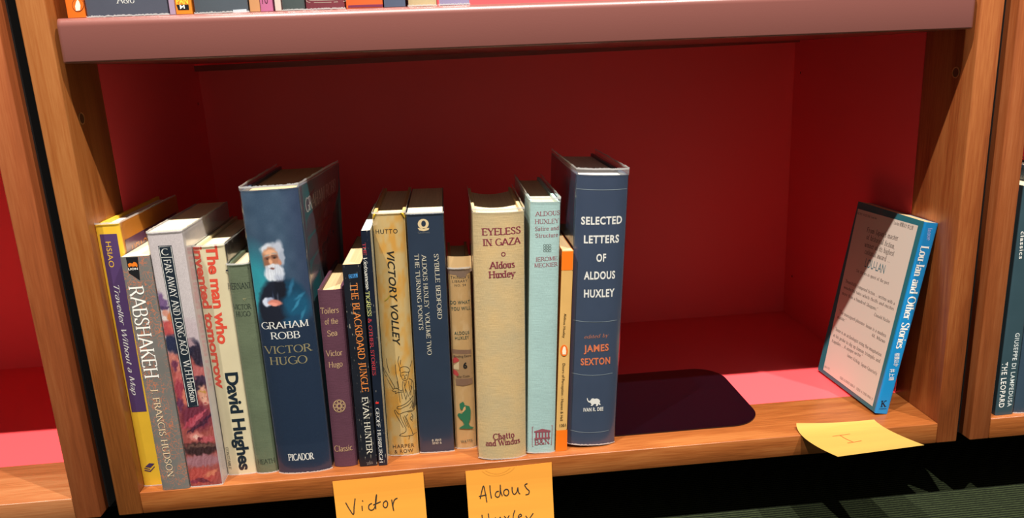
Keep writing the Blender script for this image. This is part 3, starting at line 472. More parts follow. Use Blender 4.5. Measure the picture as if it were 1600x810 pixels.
 ('up0', 'publisher_mark', (22, 22, 26), 'P', 'spine', [[(0.0062, 0.00849), (0.00586, 0.00732), (0.00527, 0.00624), (0.00448, 0.00532), (0.00355, 0.00463), (0.00253, 0.00422), (0.0015, 0.0041), (0.00053, 0.0043), (-0.00032, 0.0048), (-0.00098, 0.00555), (-0.00142, 0.00652), (-0.0016, 0.00763), (-0.00152, 0.00881), (-0.00117, 0.00998), (-0.00058, 0.01106), (0.00021, 0.01197), (0.00114, 0.01266), (0.00215, 0.01307), (0.00318, 0.01318), (0.00415, 0.01299), (0.005, 0.0125), (0.00566, 0.01174), (0.0061, 0.01078), (0.00629, 0.00967), (0.0062, 0.00849)]], 0.00026),
 ('up0', 'publisher_mark.bird', (235, 225, 210), 'F', 'spine', [[(0.00258, 0.01234), (0.00348, 0.01122), (0.00406, 0.00836), (0.0032, 0.00491), (0.00026, 0.00459), (0.00017, 0.00765), (0.00139, 0.01065)]]),
 ('up3', 'title_lettering', (235, 215, 70), 'T', 'spine', 'sansb', 'PAN', -0.00445, 0.0068, 0.00369, 0.0069, 0.00436),
 ('up3', 'black_block', (22, 22, 26), 'F', 'spine', [[(-0.00472, 0.00646), (0.00383, 0.00637), (0.00375, 0.00284), (-0.00392, 0.0029)]]),
 ('up3', 'number_lettering', (240, 240, 235), 'T', 'spine', 'sansb', 'M', -0.00245, 0.00363, 0.00094, 0.00367, 0.00263),
 ('up6', 'number_lettering', (90, 40, 60), 'T', 'spine', 'sans', '10', -0.00271, 0.00527, 0.00141, 0.00528, 0.00485),
 ('up9', 'border_line', (205, 185, 170), 'P', 'spine', [[(-0.01117, 0.00907), (-0.01161, 0.00526), (0.01388, 0.0051), (0.01418, 0.00803)], [(-0.0098, 0.00901), (-0.01008, 0.00653), (0.01262, 0.0064)]], 0.00037),
 ('up4', 'white_label', (215, 225, 235), 'F', 'spine', [[(0.00833, 0.00178), (0.01773, 0.00205), (0.01789, -0.00018), (0.00842, -0.00089)]]),
 ('up10', 'purple_panel', (120, 50, 80), 'F', 'spine', [[(-0.01197, 0.00216), (0.01352, 0.00222), (0.01312, 0.0003), (-0.01213, 0.0006)]]),
 ('noteV', 'handwriting', (52, 52, 48), 'P', 'spine', [[(-0.02938, -0.02139), (-0.02664, -0.02819), (-0.02382, -0.03291), (-0.02272, -0.02615), (-0.02108, -0.01817)], [(-0.01594, -0.02554), (-0.01595, -0.03012)], [(-0.01502, -0.02042), (-0.01484, -0.02157)], [(-0.0072, -0.02399), (-0.00977, -0.02536), (-0.01035, -0.02857), (-0.00852, -0.0304), (-0.0058, -0.02904), (-0.0039, -0.024), (-0.0026, -0.01599), (-0.00404, -0.02235), (-0.00443, -0.02967)], [(-0.00636, -0.02571), (0.00033, -0.02313)], [(0.00512, -0.02263), (0.00298, -0.02405), (0.00213, -0.02707), (0.00367, -0.02919), (0.00551, -0.02791), (0.00608, -0.02469), (0.00483, -0.02261)], [(0.00976, -0.02213), (0.01012, -0.02789), (0.0107, -0.03288), (0.01041, -0.02792), (0.01164, -0.02363), (0.01323, -0.02183), (0.01486, -0.02134)], [(-0.02949, -0.03939), (-0.02967, -0.05263)], [(-0.02368, -0.03868), (-0.02359, -0.05245)], [(-0.02958, -0.046), (-0.02347, -0.04532)], [(-0.01871, -0.04383), (-0.0187, -0.04964), (-0.01533, -0.04917), (-0.01407, -0.0435), (-0.01383, -0.05016)]], 0.00086),
 ('noteA', 'handwriting', (52, 52, 48), 'P', 'spine', [[(-0.02642, -0.02786), (-0.02454, -0.02065), (-0.02281, -0.01591), (-0.02173, -0.02257), (-0.02078, -0.03174)], [(-0.02746, -0.02561), (-0.02067, -0.02465)], [(-0.01726, -0.01581), (-0.01727, -0.02138), (-0.01662, -0.02836)], [(-0.00969, -0.02215), (-0.01207, -0.02273), (-0.01311, -0.02591), (-0.01101, -0.02778), (-0.00896, -0.02518), (-0.0082, -0.01606), (-0.00823, -0.02229), (-0.007, -0.02703)], [(-0.00331, -0.02081), (-0.00529, -0.02226), (-0.00545, -0.02554), (-0.00318, -0.02709), (-0.00131, -0.02497), (-0.00173, -0.02163), (-0.00375, -0.02077)], [(0.00191, -0.0192), (0.00197, -0.02414), (0.00378, -0.02647), (0.00611, -0.02374), (0.00686, -0.02019), (0.00725, -0.02467), (0.00863, -0.02663)], [(0.01553, -0.01728), (0.01312, -0.01852), (0.01473, -0.02213), (0.0167, -0.02447), (0.01599, -0.02737), (0.01331, -0.02776)], [(-0.02583, -0.04302), (-0.02556, -0.05377)], [(-0.02018, -0.04227), (-0.01965, -0.05405)], [(-0.02586, -0.0487), (-0.0196, -0.04768)], [(-0.01421, -0.04657), (-0.01389, -0.05163), (-0.0112, -0.05124), (-0.01005, -0.04633), (-0.00918, -0.05246)], [(-0.00648, -0.04603), (-0.00191, -0.05255)], [(-0.00203, -0.04583), (-0.00592, -0.05247)], [(0.00323, -0.04135), (0.0015, -0.04653), (0.00108, -0.05236)], [(0.00571, -0.04864), (0.00875, -0.04728), (0.00779, -0.04551), (0.0059, -0.04782), (0.00704, -0.05215), (0.01051, -0.05116)], [(0.01245, -0.04767), (0.01494, -0.05213)], [(0.01923, -0.04586), (0.01494, -0.05213), (0.01347, -0.05873)]], 0.00084),
 ('noteA', 'curved_crease', (222, 150, 62), 'P', 'spine', [[(-0.02343, -0.00122), (-0.01857, -0.00526), (-0.0121, -0.00687), (-0.00478, -0.00629), (0.00193, -0.00338), (0.00502, 5e-05)], [(-0.0205, -0.00086), (-0.01559, -0.00393), (-0.00909, -0.00506), (-0.00318, -0.00353), (0.00135, -0.00041)]], 0.00019),
 ('noteI', 'handwriting', (215, 80, 35), 'P', 'spine', [[(0.31952, 0.4961), (0.42945, 0.48385), (0.53647, 0.47328)], [(0.41461, 0.4802), (0.41566, 0.61128), (0.42784, 0.72152)], [(0.35282, 0.72873), (0.44475, 0.72063), (0.53192, 0.7075)]], 0.00708),
]
NOTE_I_ROWS = [[[0.574, 0.0137, 0.005], [0.6483, 0.015, 0.0012]], [[0.5718, -0.0024, 0.0012], [0.6493, -0.0023, 0.0012]], [[0.5739, -0.0606, 0.0124], [0.6476, -0.0593, 0.0151]]]
UPPER = [(0.01765, 0.0123, 0.37984), (0.053, 0.057, 0.37951), (0.0848, 0.004, 0.37921), (0.09295, 0.0113, 0.37914), (0.1193, 0.038, 0.37889), (0.14335, 0.0073, 0.37867), (0.1518, 0.0088, 0.37859), (0.16, 0.0044, 0.37851), (0.1709, 0.0162, 0.37841), (0.194, 0.0278, 0.3782), (0.22255, 0.0267, 0.37793), (0.24475, 0.0155, 0.37772), (0.2652, 0.0208, 0.37753), (0.2888, 0.0224, 0.37731)]


# ------------------------------------------------------------------ materials
W_POST_L = wood('oiled_wood_upright_a', 'z', (208, 132, 70), (190, 110, 50), (146, 80, 34), seed=1.0, k=0.58)
W_POST_R = wood('oiled_wood_upright_b', 'z', (204, 122, 66), (178, 94, 46), (118, 56, 26), seed=5.0, k=0.68)
W_POST_NL = wood('reddish_wood_upright_a', 'z', (206, 120, 70), (190, 102, 56), (158, 84, 46), seed=9.0, k=0.62)
W_POST_NR = wood('reddish_wood_upright_b', 'z', (212, 126, 74), (194, 106, 56), (158, 82, 44), seed=12.0, k=0.6)
W_SHELF = wood('oiled_wood_shelf', 'x', (224, 140, 74), (198, 112, 52), (138, 70, 28), seed=3.0)
W_SHELF_N = wood('pale_wood_shelf', 'x', (224, 150, 96), (206, 126, 74), (162, 92, 48), seed=7.0)
RED = painted('red_painted_panel', (254, 84, 90), 0.5)
PINK = painted('dusty_pink_paint', (126, 76, 70), 0.34); PINK.node_tree.nodes['Principled BSDF'].inputs['Coat Weight'].default_value = 0.5; PINK.node_tree.nodes['Principled BSDF'].inputs['Coat Roughness'].default_value = 0.3
BLACKP = plain('black_panel', (9, 9, 11), 0.7)
BRASS = plain('brass_ring', (206, 170, 110), 0.35, metal=0.6)
HOLE = plain('dark_hole', (30, 12, 8), 0.8)
FERRULE = plain('brown_ferrule_inside', (96, 60, 34), 0.5)
FILM = film_mat(); FEDGE = film_edge_mat(); FCOL = film_edge_mat('milky_film_collar', .20); ART = art_mat()
PAGES = pages_mat('book_pages'); PAGES_W = pages_mat('white_book_pages', (242, 236, 222)); PAGES_T = pages_mat('tan_book_pages', (214, 180, 134))

# ------------------------------------------------------------------ setting
FZ = -0.086
m, t, b = new_mat('green_ribbed_carpet')
p = coords(t, (1, 1, 1))
wv = t.add('ShaderNodeTexWave', wave_type='BANDS', bands_direction='Y', i_Scale=95.0, i_Distortion=1.4, i_Detail=2.0)
wv.inputs['Detail Scale'].default_value = 2.0
t.link(p, wv.inputs['Vector'])
nn = t.add('ShaderNodeTexNoise', i_Scale=420.0, i_Detail=4.0); t.link(p, nn.inputs['Vector'])
mu = t.add('ShaderNodeMath', operation='MULTIPLY'); t.link(wv.outputs[0], mu.inputs[0]); t.link(nn.outputs[0], mu.inputs[1])
r = ramp(t, [(0.05, rgb((14, 18, 11))), (0.5, rgb((46, 54, 33)))])
t.link(mu.outputs[0], r.inputs[0]); t.link(r.outputs[0], b.inputs['Base Color'])
b.inputs['Roughness'].default_value = 0.95; b.inputs['Specular IOR Level'].default_value = 0.1
bp = t.add('ShaderNodeBump', i_Strength=0.8, i_Distance=0.0015); t.link(mu.outputs[0], bp.inputs['Height']); t.link(bp.outputs[0], b.inputs['Normal'])
CARPET = m
fl = mesh_obj('floor', [(-1.6, -2.2, FZ), (2.3, -2.2, FZ), (2.3, 0.42, FZ), (-1.6, 0.42, FZ)], [(0, 1, 2, 3)], CARPET)
fl['kind'] = 'structure'
wb = box_obj('wall_back', -1.6, 2.3, 0.42, 0.46, FZ, 1.3, plain('dark_wall_paint', (34, 34, 36), 0.8)); wb['kind'] = 'structure'

# ------------------------------------------------------------------ bookcases
SD = 0.0676      # depth of the wooden front frame
BD = 0.3244      # depth of the inside
ZT = 0.62
def bookcase(x0, x1, pl, pr, label, mats, holes=True, group=None):
    mpl, mpr, msh = mats
    root = empty('bookcase', ((x0 + x1) / 2, 0.16, FZ), label, 'bookcase', group)
    inv = Matrix.Translation(-Vector(root.location))
    def P_(o):
        o.parent = root; o.matrix_parent_inverse = inv; return o
    P_(box_obj('upright', x0 - pl, x0, 0, SD, -0.0200, ZT, mpl, bev=0.0012))
    P_(box_obj('upright', x1, x1 + pr, 0, SD, -0.0200, ZT, mpr, bev=0.0012))
    P_(box_obj('side_panel', x0 - pl + 0.001, x0, SD, BD, -0.018, ZT, RED))
    P_(box_obj('side_panel', x1, x1 + pr - 0.001, SD, BD, -0.018, ZT, RED))
    P_(box_obj('outer_cladding', x0 - pl - 0.0012, x0 - pl, 0.0155, BD + 0.012, -0.0195, ZT, BLACKP))
    P_(box_obj('outer_cladding', x1 + pr, x1 + pr + 0.0012, 0.0155, BD + 0.012, -0.0195, ZT, BLACKP))
    P_(box_obj('back_panel', x0 - pl, x1 + pr, BD, BD + 0.010, -0.018, ZT, RED))
    P_(box_obj('shelf_edge_board', x0, x1, 0, SD, -0.0197, 0, msh, bev=0.0008))
    P_(box_obj('bottom_panel', x0, x1, SD, BD, -0.018, -0.0002, RED))
    P_(box_obj('back_rail', x0, x1, BD - 0.012, BD, 0.3400, 0.3462, W_RAIL))
    P_(box_obj('plinth', x0 + 0.004, x1 - 0.004, 0.13, BD, FZ, -0.0200, BLACKP))
    if holes:
        for sx, xx in ((1, x0), (-1, x1)):
            for (y, z, big) in ((0.0225, 0.308, 1), (0.306, 0.305, 0), (0.303, 0.0534, 0)):
                vs, fs, mi = [], [], []
                N = 20; r0, r1 = (0.0038, 0.0046) if big else (0.0016, 0.0030)
                for i in range(N):
                    a = 2 * math.pi * i / N
                    for rr, off in ((r1, 0.0), (r1, 0.0005), (r0, 0.0005), (r0, -0.004)):
                        vs.append((xx + sx * off, y + rr * math.cos(a), z + rr * math.sin(a)))
                for i in range(N):
                    j = (i + 1) % N
                    for q in range(3):
                        fs.append((i * 4 + q, j * 4 + q, j * 4 + q + 1, i * 4 + q + 1)); mi.append(0)
                c0 = len(vs); vs.append((xx + sx * 0.0002, y, z))
                for i in range(N):
                    vs.append((xx + sx * 0.0002, y + r0 * math.cos(2 * math.pi * i / N), z + r0 * math.sin(2 * math.pi * i / N)))
                for i in range(N):
                    fs.append((c0, c0 + 1 + i, c0 + 1 + (i + 1) % N)); mi.append(1)
                P_(mesh_obj('peg_hole', vs, fs, [BRASS if big else RED, FERRULE if big else HOLE], mat_idx=mi, smooth=False))
    return root
W_RAIL = wood('brown_rail_wood', 'x', (214, 96, 84), (200, 84, 72), (180, 70, 60), seed=2.0)
XR = 0.700
main = bookcase(0.0, XR, 0.0200, 0.0195, 'middle wooden bookcase, the one lined in red that holds the row of books', (W_POST_L, W_POST_R, W_SHELF))
bookcase(-0.0548 - XR, -0.0548, 0.0200, 0.0203, 'neighbouring wooden bookcase cut off by the left edge of the photo', (W_POST_NL, W_POST_NL, W_SHELF_N), holes=False)
bookcase(0.7505, 0.7505 + XR, 0.0185, 0.0200, 'neighbouring wooden bookcase at the right edge holding dark blue books', (W_POST_NR, W_POST_NR, W_SHELF), holes=False)

def top_shelf(x0, x1, label):
    root_name = 'shelf_board'
    L = x1 - x0 - 0.007
    bm = bmesh.new()
    prof = []
    T = 0.0315; R = 0.0062
    # rounded front profile (y, z), top front edge rounder than the bottom one
    prof += [(0.318, 0), (0.0016, 0)]
    for i in range(5):
        a = math.radians(-90 - 90 * i / 4); prof.append((0.0016 + 0.0016 * math.cos(a), 0.0016 + 0.0016 * math.sin(a)))
    for i in range(9):
        a = math.radians(180 - 90 * i / 8); prof.append((R + R * math.cos(a), T - R + R * math.sin(a)))
    prof += [(0.318, T)]
    rows = []
    for (x, s) in ((0, 0.0035), (0.0012, 0.0012), (0.004, 0), (L * 0.5, 0), (L - 0.004, 0), (L - 0.0012, 0.0012), (L, 0.0035)):
        rows.append([bm.verts.new((x, y + s * max(0, 1 - y / 0.01), z)) for (y, z) in prof])
    n = len(prof)
    for a, b_ in zip(rows[:-1], rows[1:]):
        for i in range(n):
            bm.faces.new([a[i], b_[i], b_[(i + 1) % n], a[(i + 1) % n]])
    bm.faces.new(rows[0]); bm.faces.new(rows[-1][::-1])
    bmesh.ops.recalc_face_normals(bm, faces=bm.faces[:])
    me = bpy.data.meshes.new(root_name); bm.to_mesh(me); bm.free()
    me.materials.append(PINK)
    me.polygons.foreach_set('use_smooth', [True] * len(me.polygons))
    try: me.set_sharp_from_angle(angle=math.radians(40))
    except Exception: pass
    o = bpy.data.objects.new(root_name, me); COL.objects.link(o)
    o.location = (x0 + 0.0035, 0.0, 0.3483)
    o.rotation_euler = (0, math.radians(0.53), 0)
    o['label'] = label; o['category'] = 'shelf'
    return o
top_shelf(0, XR, 'dusty pink painted shelf board with rounded lip across the top of the middle bookcase')
top_shelf(-0.0548 - XR, -0.0548, 'pink shelf board inside the bookcase at the left edge of the photo')
top_shelf(0.7505, 0.7505 + XR, 'pink shelf board inside the bookcase at the right edge of the photo')

# ------------------------------------------------------------------ lettering: a small stroke alphabet for the serif faces
def _arc(cx, cy, rx, ry, a0, a1):
    n = max(4, int(abs(a1 - a0) / 18))
    return [(cx + rx * math.cos(math.radians(a0 + (a1 - a0) * i / n)), cy + ry * math.sin(math.radians(a0 + (a1 - a0) * i / n))) for i in range(n + 1)]
X = 0.66
G = {
'A': (.80, 'L.02,0 .4,1|L.4,1 .78,0|l.16,.34 .64,.34'), 'B': (.64, 'L.1,0 .1,1|l.1,1 .34,1|A.34,.76,.2,.24,90,-90|l.1,.52 .34,.52|A.36,.26,.24,.26,90,-90|l.1,0 .36,0'),
'C': (.76, 'A.44,.5,.4,.5,48,318'), 'D': (.78, 'L.1,0 .1,1|l.1,1 .34,1|A.34,.5,.4,.5,90,-90|l.1,0 .34,0'),
'E': (.62, 'L.1,0 .1,1|l.1,1 .56,1|l.1,.52 .46,.52|l.1,0 .58,0|t.56,1 .56,.86|t.58,0 .58,.15|t.46,.6 .46,.44'),
'F': (.58, 'L.1,0 .1,1|l.1,1 .54,1|l.1,.5 .44,.5|t.54,1 .54,.86|t.44,.58 .44,.42'),
'G': (.80, 'A.44,.5,.4,.5,48,330|L.76,.42 .76,.05|l.56,.42 .84,.42'), 'H': (.80, 'L.12,0 .12,1|L.68,0 .68,1|l.12,.52 .68,.52'),
'I': (.28, 'L.14,0 .14,1'), 'J': (.38, 'L.24,1 .24,.1|A.1,.1,.14,.22,0,-100'), 'K': (.74, 'L.12,0 .12,1|l.66,1 .14,.44|L.3,.58 .7,0'),
'L': (.60, 'L.1,0 .1,1|l.1,0 .56,0|t.56,0 .56,.16'), 'M': (.94, 'L.12,0 .14,1|d.14,1 .46,.06|l.46,.06 .8,1|L.8,1 .82,0'),
'N': (.80, 'l.12,0 .12,1|d.12,1 .68,0|l.68,0 .68,1'), 'O': (.86, 'A.43,.5,.39,.5,90,450'), 'P': (.62, 'L.1,0 .1,1|l.1,1 .32,1|A.32,.73,.24,.27,90,-90|l.1,.46 .32,.46'),
'Q': (.86, 'A.43,.5,.39,.5,90,450|L.5,.16 .84,-.16'), 'R': (.70, 'L.1,0 .1,1|l.1,1 .32,1|A.32,.75,.23,.25,90,-90|l.1,.5 .32,.5|L.34,.5 .68,0'),
'S': (.58, 'C.5,.84 .36,.99 .16,.94 .08,.76 .18,.6 .38,.46 .5,.3 .46,.1 .28,0 .08,.12|t.5,.96 .5,.78|t.08,.22 .08,.02'),
'T': (.70, 'L.35,0 .35,1|l.04,1 .66,1|t.04,1 .04,.85|t.66,1 .66,.85'), 'U': (.78, 'L.12,1 .12,.3|A.38,.3,.26,.3,180,360|l.64,.3 .64,1'),
'V': (.78, 'L.04,1 .4,0|l.4,0 .74,1'), 'W': (1.06, 'L.03,1 .3,0|l.3,0 .53,.95|L.53,.95 .78,0|l.78,0 1.03,1'),
'X': (.76, 'L.06,1 .7,0|l.04,0 .7,1'), 'Y': (.74, 'L.04,1 .37,.45|l.37,.45 .7,1|L.37,.45 .37,0'), 'Z': (.66, 'l.06,1 .6,1|L.6,1 .04,0|l.04,0 .62,0'),
'a': (.50, 'A.24,.46,.16,.2,150,0|L.4,.46 .4,.02|A.22,.2,.16,.2,70,400'), 'b': (.54, 'L.1,1 .1,.04|A.28,.32,.2,.32,90,-90|A.28,.32,.18,.32,90,270'),
'c': (.46, 'A.27,.33,.21,.33,50,320'), 'd': (.54, 'L.44,1 .44,0|A.26,.32,.2,.32,90,450'), 'e': (.48, 'l.08,.36 .44,.36|A.26,.33,.2,.33,5,325'),
'f': (.36, 'L.16,0 .16,.8|A.3,.8,.14,.2,180,60|l.02,.64 .32,.64'), 'g': (.50, 'A.23,.44,.16,.2,0,360|C.16,.26 .1,.14 .4,.06 .46,-.1 .24,-.24 .06,-.12 .14,.04|l.36,.58 .5,.64'),
'h': (.56, 'L.11,0 .11,1|A.28,.42,.16,.24,170,0|L.44,.42 .44,0'), 'i': (.26, 'L.13,0 .13,.66|t.13,.86 .13,.96'), 'j': (.26, 'L.15,.66 .15,-.1|A.03,-.1,.12,.14,0,-100|t.15,.86 .15,.96'),
'k': (.54, 'L.11,0 .11,1|l.46,.66 .13,.28|L.22,.36 .5,0'), 'l': (.26, 'L.13,0 .13,1'), 'm': (.84, 'L.11,0 .11,.66|A.26,.42,.15,.24,170,0|L.41,.42 .41,0|A.57,.42,.16,.24,170,0|L.73,.42 .73,0'),
'n': (.56, 'L.11,0 .11,.66|A.28,.42,.16,.24,170,0|L.44,.42 .44,0'), 'o': (.52, 'A.26,.33,.21,.33,90,450'), 'p': (.54, 'L.1,.66 .1,-.3|A.28,.33,.2,.33,90,-90|A.28,.33,.18,.33,90,270'),
'q': (.54, 'L.44,.66 .44,-.3|A.26,.33,.2,.33,90,450'), 'r': (.40, 'L.11,0 .11,.66|A.27,.46,.16,.2,170,50'), 's': (.40, 'C.34,.56 .22,.66 .1,.6 .08,.48 .2,.36 .34,.24 .32,.06 .18,0 .06,.08'),
't': (.34, 'L.15,.9 .15,.14|A.27,.14,.12,.14,180,300|l.02,.64 .3,.64'), 'u': (.56, 'L.11,.66 .11,.24|A.27,.24,.16,.24,180,360|L.43,.66 .43,0'), 'v': (.52, 'L.04,.66 .26,0|l.26,0 .48,.66'),
'w': (.76, 'L.03,.66 .22,0|l.22,0 .38,.62|L.38,.62 .55,0|l.55,0 .73,.66'), 'x': (.50, 'L.05,.66 .45,0|l.04,0 .45,.66'), 'y': (.52, 'L.04,.66 .26,.02|l.48,.66 .2,-.2|A.1,-.16,.11,.1,-20,-120'), 'z': (.46, 'l.05,.66 .4,.66|L.4,.66 .04,0|l.04,0 .42,0'),
'.': (.22, 't.1,0 .1,.1'), ',': (.22, 't.12,.08 .06,-.14'), '-': (.34, 'l.04,.32 .3,.32'), '"': (.3, 't.08,1 .08,.8|t.2,1 .2,.8'), "'": (.18, 't.1,1 .08,.8'), ':': (.22, 't.1,0 .1,.1|t.1,.5 .1,.6'),
'&': (.80, 'C.76,.4 .6,.1 .34,0 .1,.12 .12,.36 .4,.58 .5,.8 .36,1 .22,.86 .28,.66 .5,.3 .78,0'),
'0': (.56, 'A.28,.5,.22,.5,90,450'), '1': (.4, 'L.22,0 .22,1|l.22,1 .08,.86'), '2': (.54, 'C.08,.76 .2,1 .42,.92 .44,.68 .28,.4 .06,.02|l.06,0 .5,0'),
'3': (.52, 'C.08,.86 .26,1 .42,.84 .36,.6 .2,.54 .4,.46 .46,.22 .3,0 .08,.1'), '4': (.56, 'L.4,0 .4,1|l.4,1 .04,.3|l.04,.3 .54,.3'), '5': (.52, 'l.46,1 .14,1|L.14,1 .12,.58|C.12,.58 .3,.64 .46,.46 .44,.16 .26,0 .06,.08'),
'6': (.54, 'C.44,.94 .24,.86 .1,.5 .12,.14 .3,0 .46,.16 .44,.46 .28,.58 .12,.42'), '7': (.5, 'l.06,1 .46,1|L.46,1 .18,0'), '8': (.54, 'A.27,.76,.17,.24,90,450|A.27,.27,.21,.27,90,450'), '9': (.54, 'C.1,.06 .3,.14 .44,.5 .42,.86 .24,1 .08,.84 .1,.54 .26,.42 .42,.58'),
' ': (.34, ''),
}
def catmull(pts, n=5):
    if len(pts) < 3: return pts
    P = [pts[0]] + list(pts) + [pts[-1]]
    out = []
    for i in range(1, len(P) - 2):
        for k in range(n):
            t_ = k / n; a, b_, c, d = P[i - 1], P[i], P[i + 1], P[i + 2]
            out.append(tuple(0.5 * (2 * b_[j] + (c[j] - a[j]) * t_ + (2 * a[j] - 5 * b_[j] + 4 * c[j] - d[j]) * t_ ** 2 + (-a[j] + 3 * b_[j] - 3 * c[j] + d[j]) * t_ ** 3) for j in range(2)))
    out.append(tuple(pts[-1]))
    return out
def ribbon(pts, wf, V, Fc):
    pts = [p for i, p in enumerate(pts) if i == 0 or math.dist(p, pts[i - 1]) > 1e-9]
    if len(pts) < 2: return
    n = len(pts); base = len(V)
    for i in range(n):
        a = pts[max(0, i - 1)]; c = pts[min(n - 1, i + 1)]
        dx, dy = c[0] - a[0], c[1] - a[1]; L = math.hypot(dx, dy) or 1e-9
        w = wf(dx / L, dy / L) / 2
        V.append((pts[i][0] - dy / L * w, pts[i][1] + dx / L * w)); V.append((pts[i][0] + dy / L * w, pts[i][1] - dx / L * w))
    for i in range(n - 1):
        q = base + 2 * i; Fc.append((q + 1, q + 3, q + 2, q))
STY = {  # thick, thin, serif half length, slant, letter gap
 'serif': (.125, .055, .085, 0, .07), 'serifb': (.175, .085, .10, 0, .07), 'serifi': (.11, .05, .05, .22, .08),
 'didone': (.19, .045, .07, 0, .03), 'script': (.11, .055, .02, .30, .01), 'script2': (.10, .07, .03, .08, .03)}
def stroke_text(text, style):
    T_, t_, sl, slant, gap = STY[style]
    V, Fc = [], []; x = 0.0
    def wf(dx, dy): return t_ + (T_ - t_) * abs(dy) ** 1.6
    for ch in text:
        w, spec = G.get(ch, G['o'])
        for s in spec.split('|') if spec else []:
            kind, body = s[0], s[1:]
            if kind == 'A':
                a = [float(q) for q in body.split(',')]
                pts = _arc(*a)
            else:
                pts = [tuple(float(q) for q in p_.split(',')) for p_ in body.split(' ')]
                if kind == 'C': pts = catmull(pts)
            pts = [(x + p_[0], p_[1]) for p_ in pts]
            if kind == 'L' or kind == 'd': f = lambda dx, dy: T_
            elif kind == 'l': f = lambda dx, dy: t_
            elif kind == 't': f = lambda dx, dy: max(t_ * 1.3, T_ * .8)
            else: f = wf
            ribbon(pts, f, V, Fc)
            if kind in 'Ll' and sl and ch not in "-\"'&":
                for e, o_ in ((pts[0], pts[-1]), (pts[-1], pts[0])):
                    if abs(e[1] - o_[1]) > .3 and min(abs(e[1]), abs(e[1] - 1), abs(e[1] - X), abs(e[1] + .3)) < .01:
                        if ch in 'AVWMNvwK' and any(abs(e[0] - x - q) < .01 for q in (.4, .26, .3, .78, .53, .46)) and ch not in 'M': continue
                        yy = e[1] + (t_ / 2 if e[1] < .05 else -t_ / 2)
                        ribbon([(e[0] - sl - T_ * .4, yy), (e[0] + sl + T_ * .4, yy)], lambda dx, dy: t_, V, Fc)
        x += w + gap
    V = [(a + b_ * slant, b_) for a, b_ in V]
    return V, Fc

_tc = {}
def bfont_text(text, style):
    key = (text, style)
    off, shear, space = {'sans': (0.0, 0, 1.0), 'sansb': (.018, 0, 1.0), 'sansw': (.012, 0, 1.15), 'bold': (.034, 0, .96), 'bolditalic': (.022, .28, 1.05), 'cond': (.030, 0, 1.12)}[style]
    def make(s):
        cu = bpy.data.curves.new('tmp', 'FONT'); cu.body = s; cu.offset = off; cu.resolution_u = 3; cu.shear = shear; cu.space_character = space
        o = bpy.data.objects.new('tmp', cu); COL.objects.link(o)
        dg = bpy.context.evaluated_depsgraph_get()
        me = bpy.data.meshes.new_from_object(o.evaluated_get(dg))
        V = [(v.co.x, v.co.y) for v in me.vertices]; Fc = [tuple(p_.vertices) for p_ in me.polygons]
        bpy.data.objects.remove(o); bpy.data.curves.remove(cu); bpy.data.meshes.remove(me)
        return V, Fc
    V, Fc = make(text)
    capV, _ = make('H')
    ch = max(v[1] for v in capV)
    return [(a / ch, b_ / ch) for a, b_ in V], Fc

def print_2d(entry):
    """returns 2D verts and faces in the surface's (u, v)."""
    kind = entry[3]
    if kind == 'T':
        _, _, _, _, surf, style, text, u0, v0, u1, v1, cap = entry
        V, Fc = (stroke_text if style in STY else bfont_text)(text, style)
        if not V: return [], [], surf
        x0 = min(v[0] for v in V); x1 = max(v[0] for v in V)
        L = math.hypot(u1 - u0, v1 - v0); dx, dy = (u1 - u0) / L, (v1 - v0) / L
        sx = L / (x1 - x0)
        px, py = (-dy, dx)
        if surf == 'left': px, py = (dy, -dx)
        out = [(u0 + (a - x0) * sx * dx + b_ * cap * px, v0 + (a - x0) * sx * dy + b_ * cap * py) for a, b_ in V]
        if surf == 'left': Fc = [f[::-1] for f in Fc]
        return out, Fc, surf
    if kind == 'P':
        _, _, _, _, surf, lines, w = entry
        V, Fc = [], []
        for l in lines:
            ribbon(catmull(l, 4) if len(l) > 2 and len(l) < 12 and l[0] != l[-1] else l, lambda dx, dy: w, V, Fc)
        return V, Fc, surf
    _, _, _, _, surf, polys = entry
    V, Fc = [], []
    for pl in polys:
        us = [q[0] for q in pl]
        # cut wide shapes into vertical strips so that they follow a curved spine
        bm = bmesh.new(); vs = [bm.verts.new((q[0], q[1], 0)) for q in pl]; bm.faces.new(vs)
        bmesh.ops.triangulate(bm, faces=bm.faces[:])
        if max(us) - min(us) > 0.004 and surf == 'spine':
            n = int((max(us) - min(us)) / 0.0012)
            for i in range(1, n):
                bmesh.ops.bisect_plane(bm, geom=bm.verts[:] + bm.edges[:] + bm.faces[:], plane_co=(min(us) + (max(us) - min(us)) * i / n, 0, 0), plane_no=(1, 0, 0))
        bm.verts.ensure_lookup_table(); base = len(V); bm.verts.index_update()
        V += [(v.co.x, v.co.y) for v in bm.verts]; Fc += [tuple(base + v.index for v in f.verts) for f in bm.faces]
        bm.free()
    return V, Fc, surf

def slice_u(V, Fc, step=0.0011):
    bm = bmesh.new(); vs = [bm.verts.new((a, b_, 0)) for a, b_ in V]
    for f in Fc:
        try: bm.faces.new([vs[i] for i in f])
        except ValueError: pass
    lo = min(v[0] for v in V); hi = max(v[0] for v in V)
    k_ = math.ceil(lo / step)
    while k_ * step < hi:
        bmesh.ops.bisect_plane(bm, geom=bm.verts[:] + bm.edges[:] + bm.faces[:], plane_co=(k_ * step, 0, 0), plane_no=(1, 0, 0)); k_ += 1
    bm.verts.index_update()
    V2 = [(v.co.x, v.co.y) for v in bm.verts]; F2 = [tuple(v.index for v in f.verts) for f in bm.faces]
    bm.free()
    return V2, F2

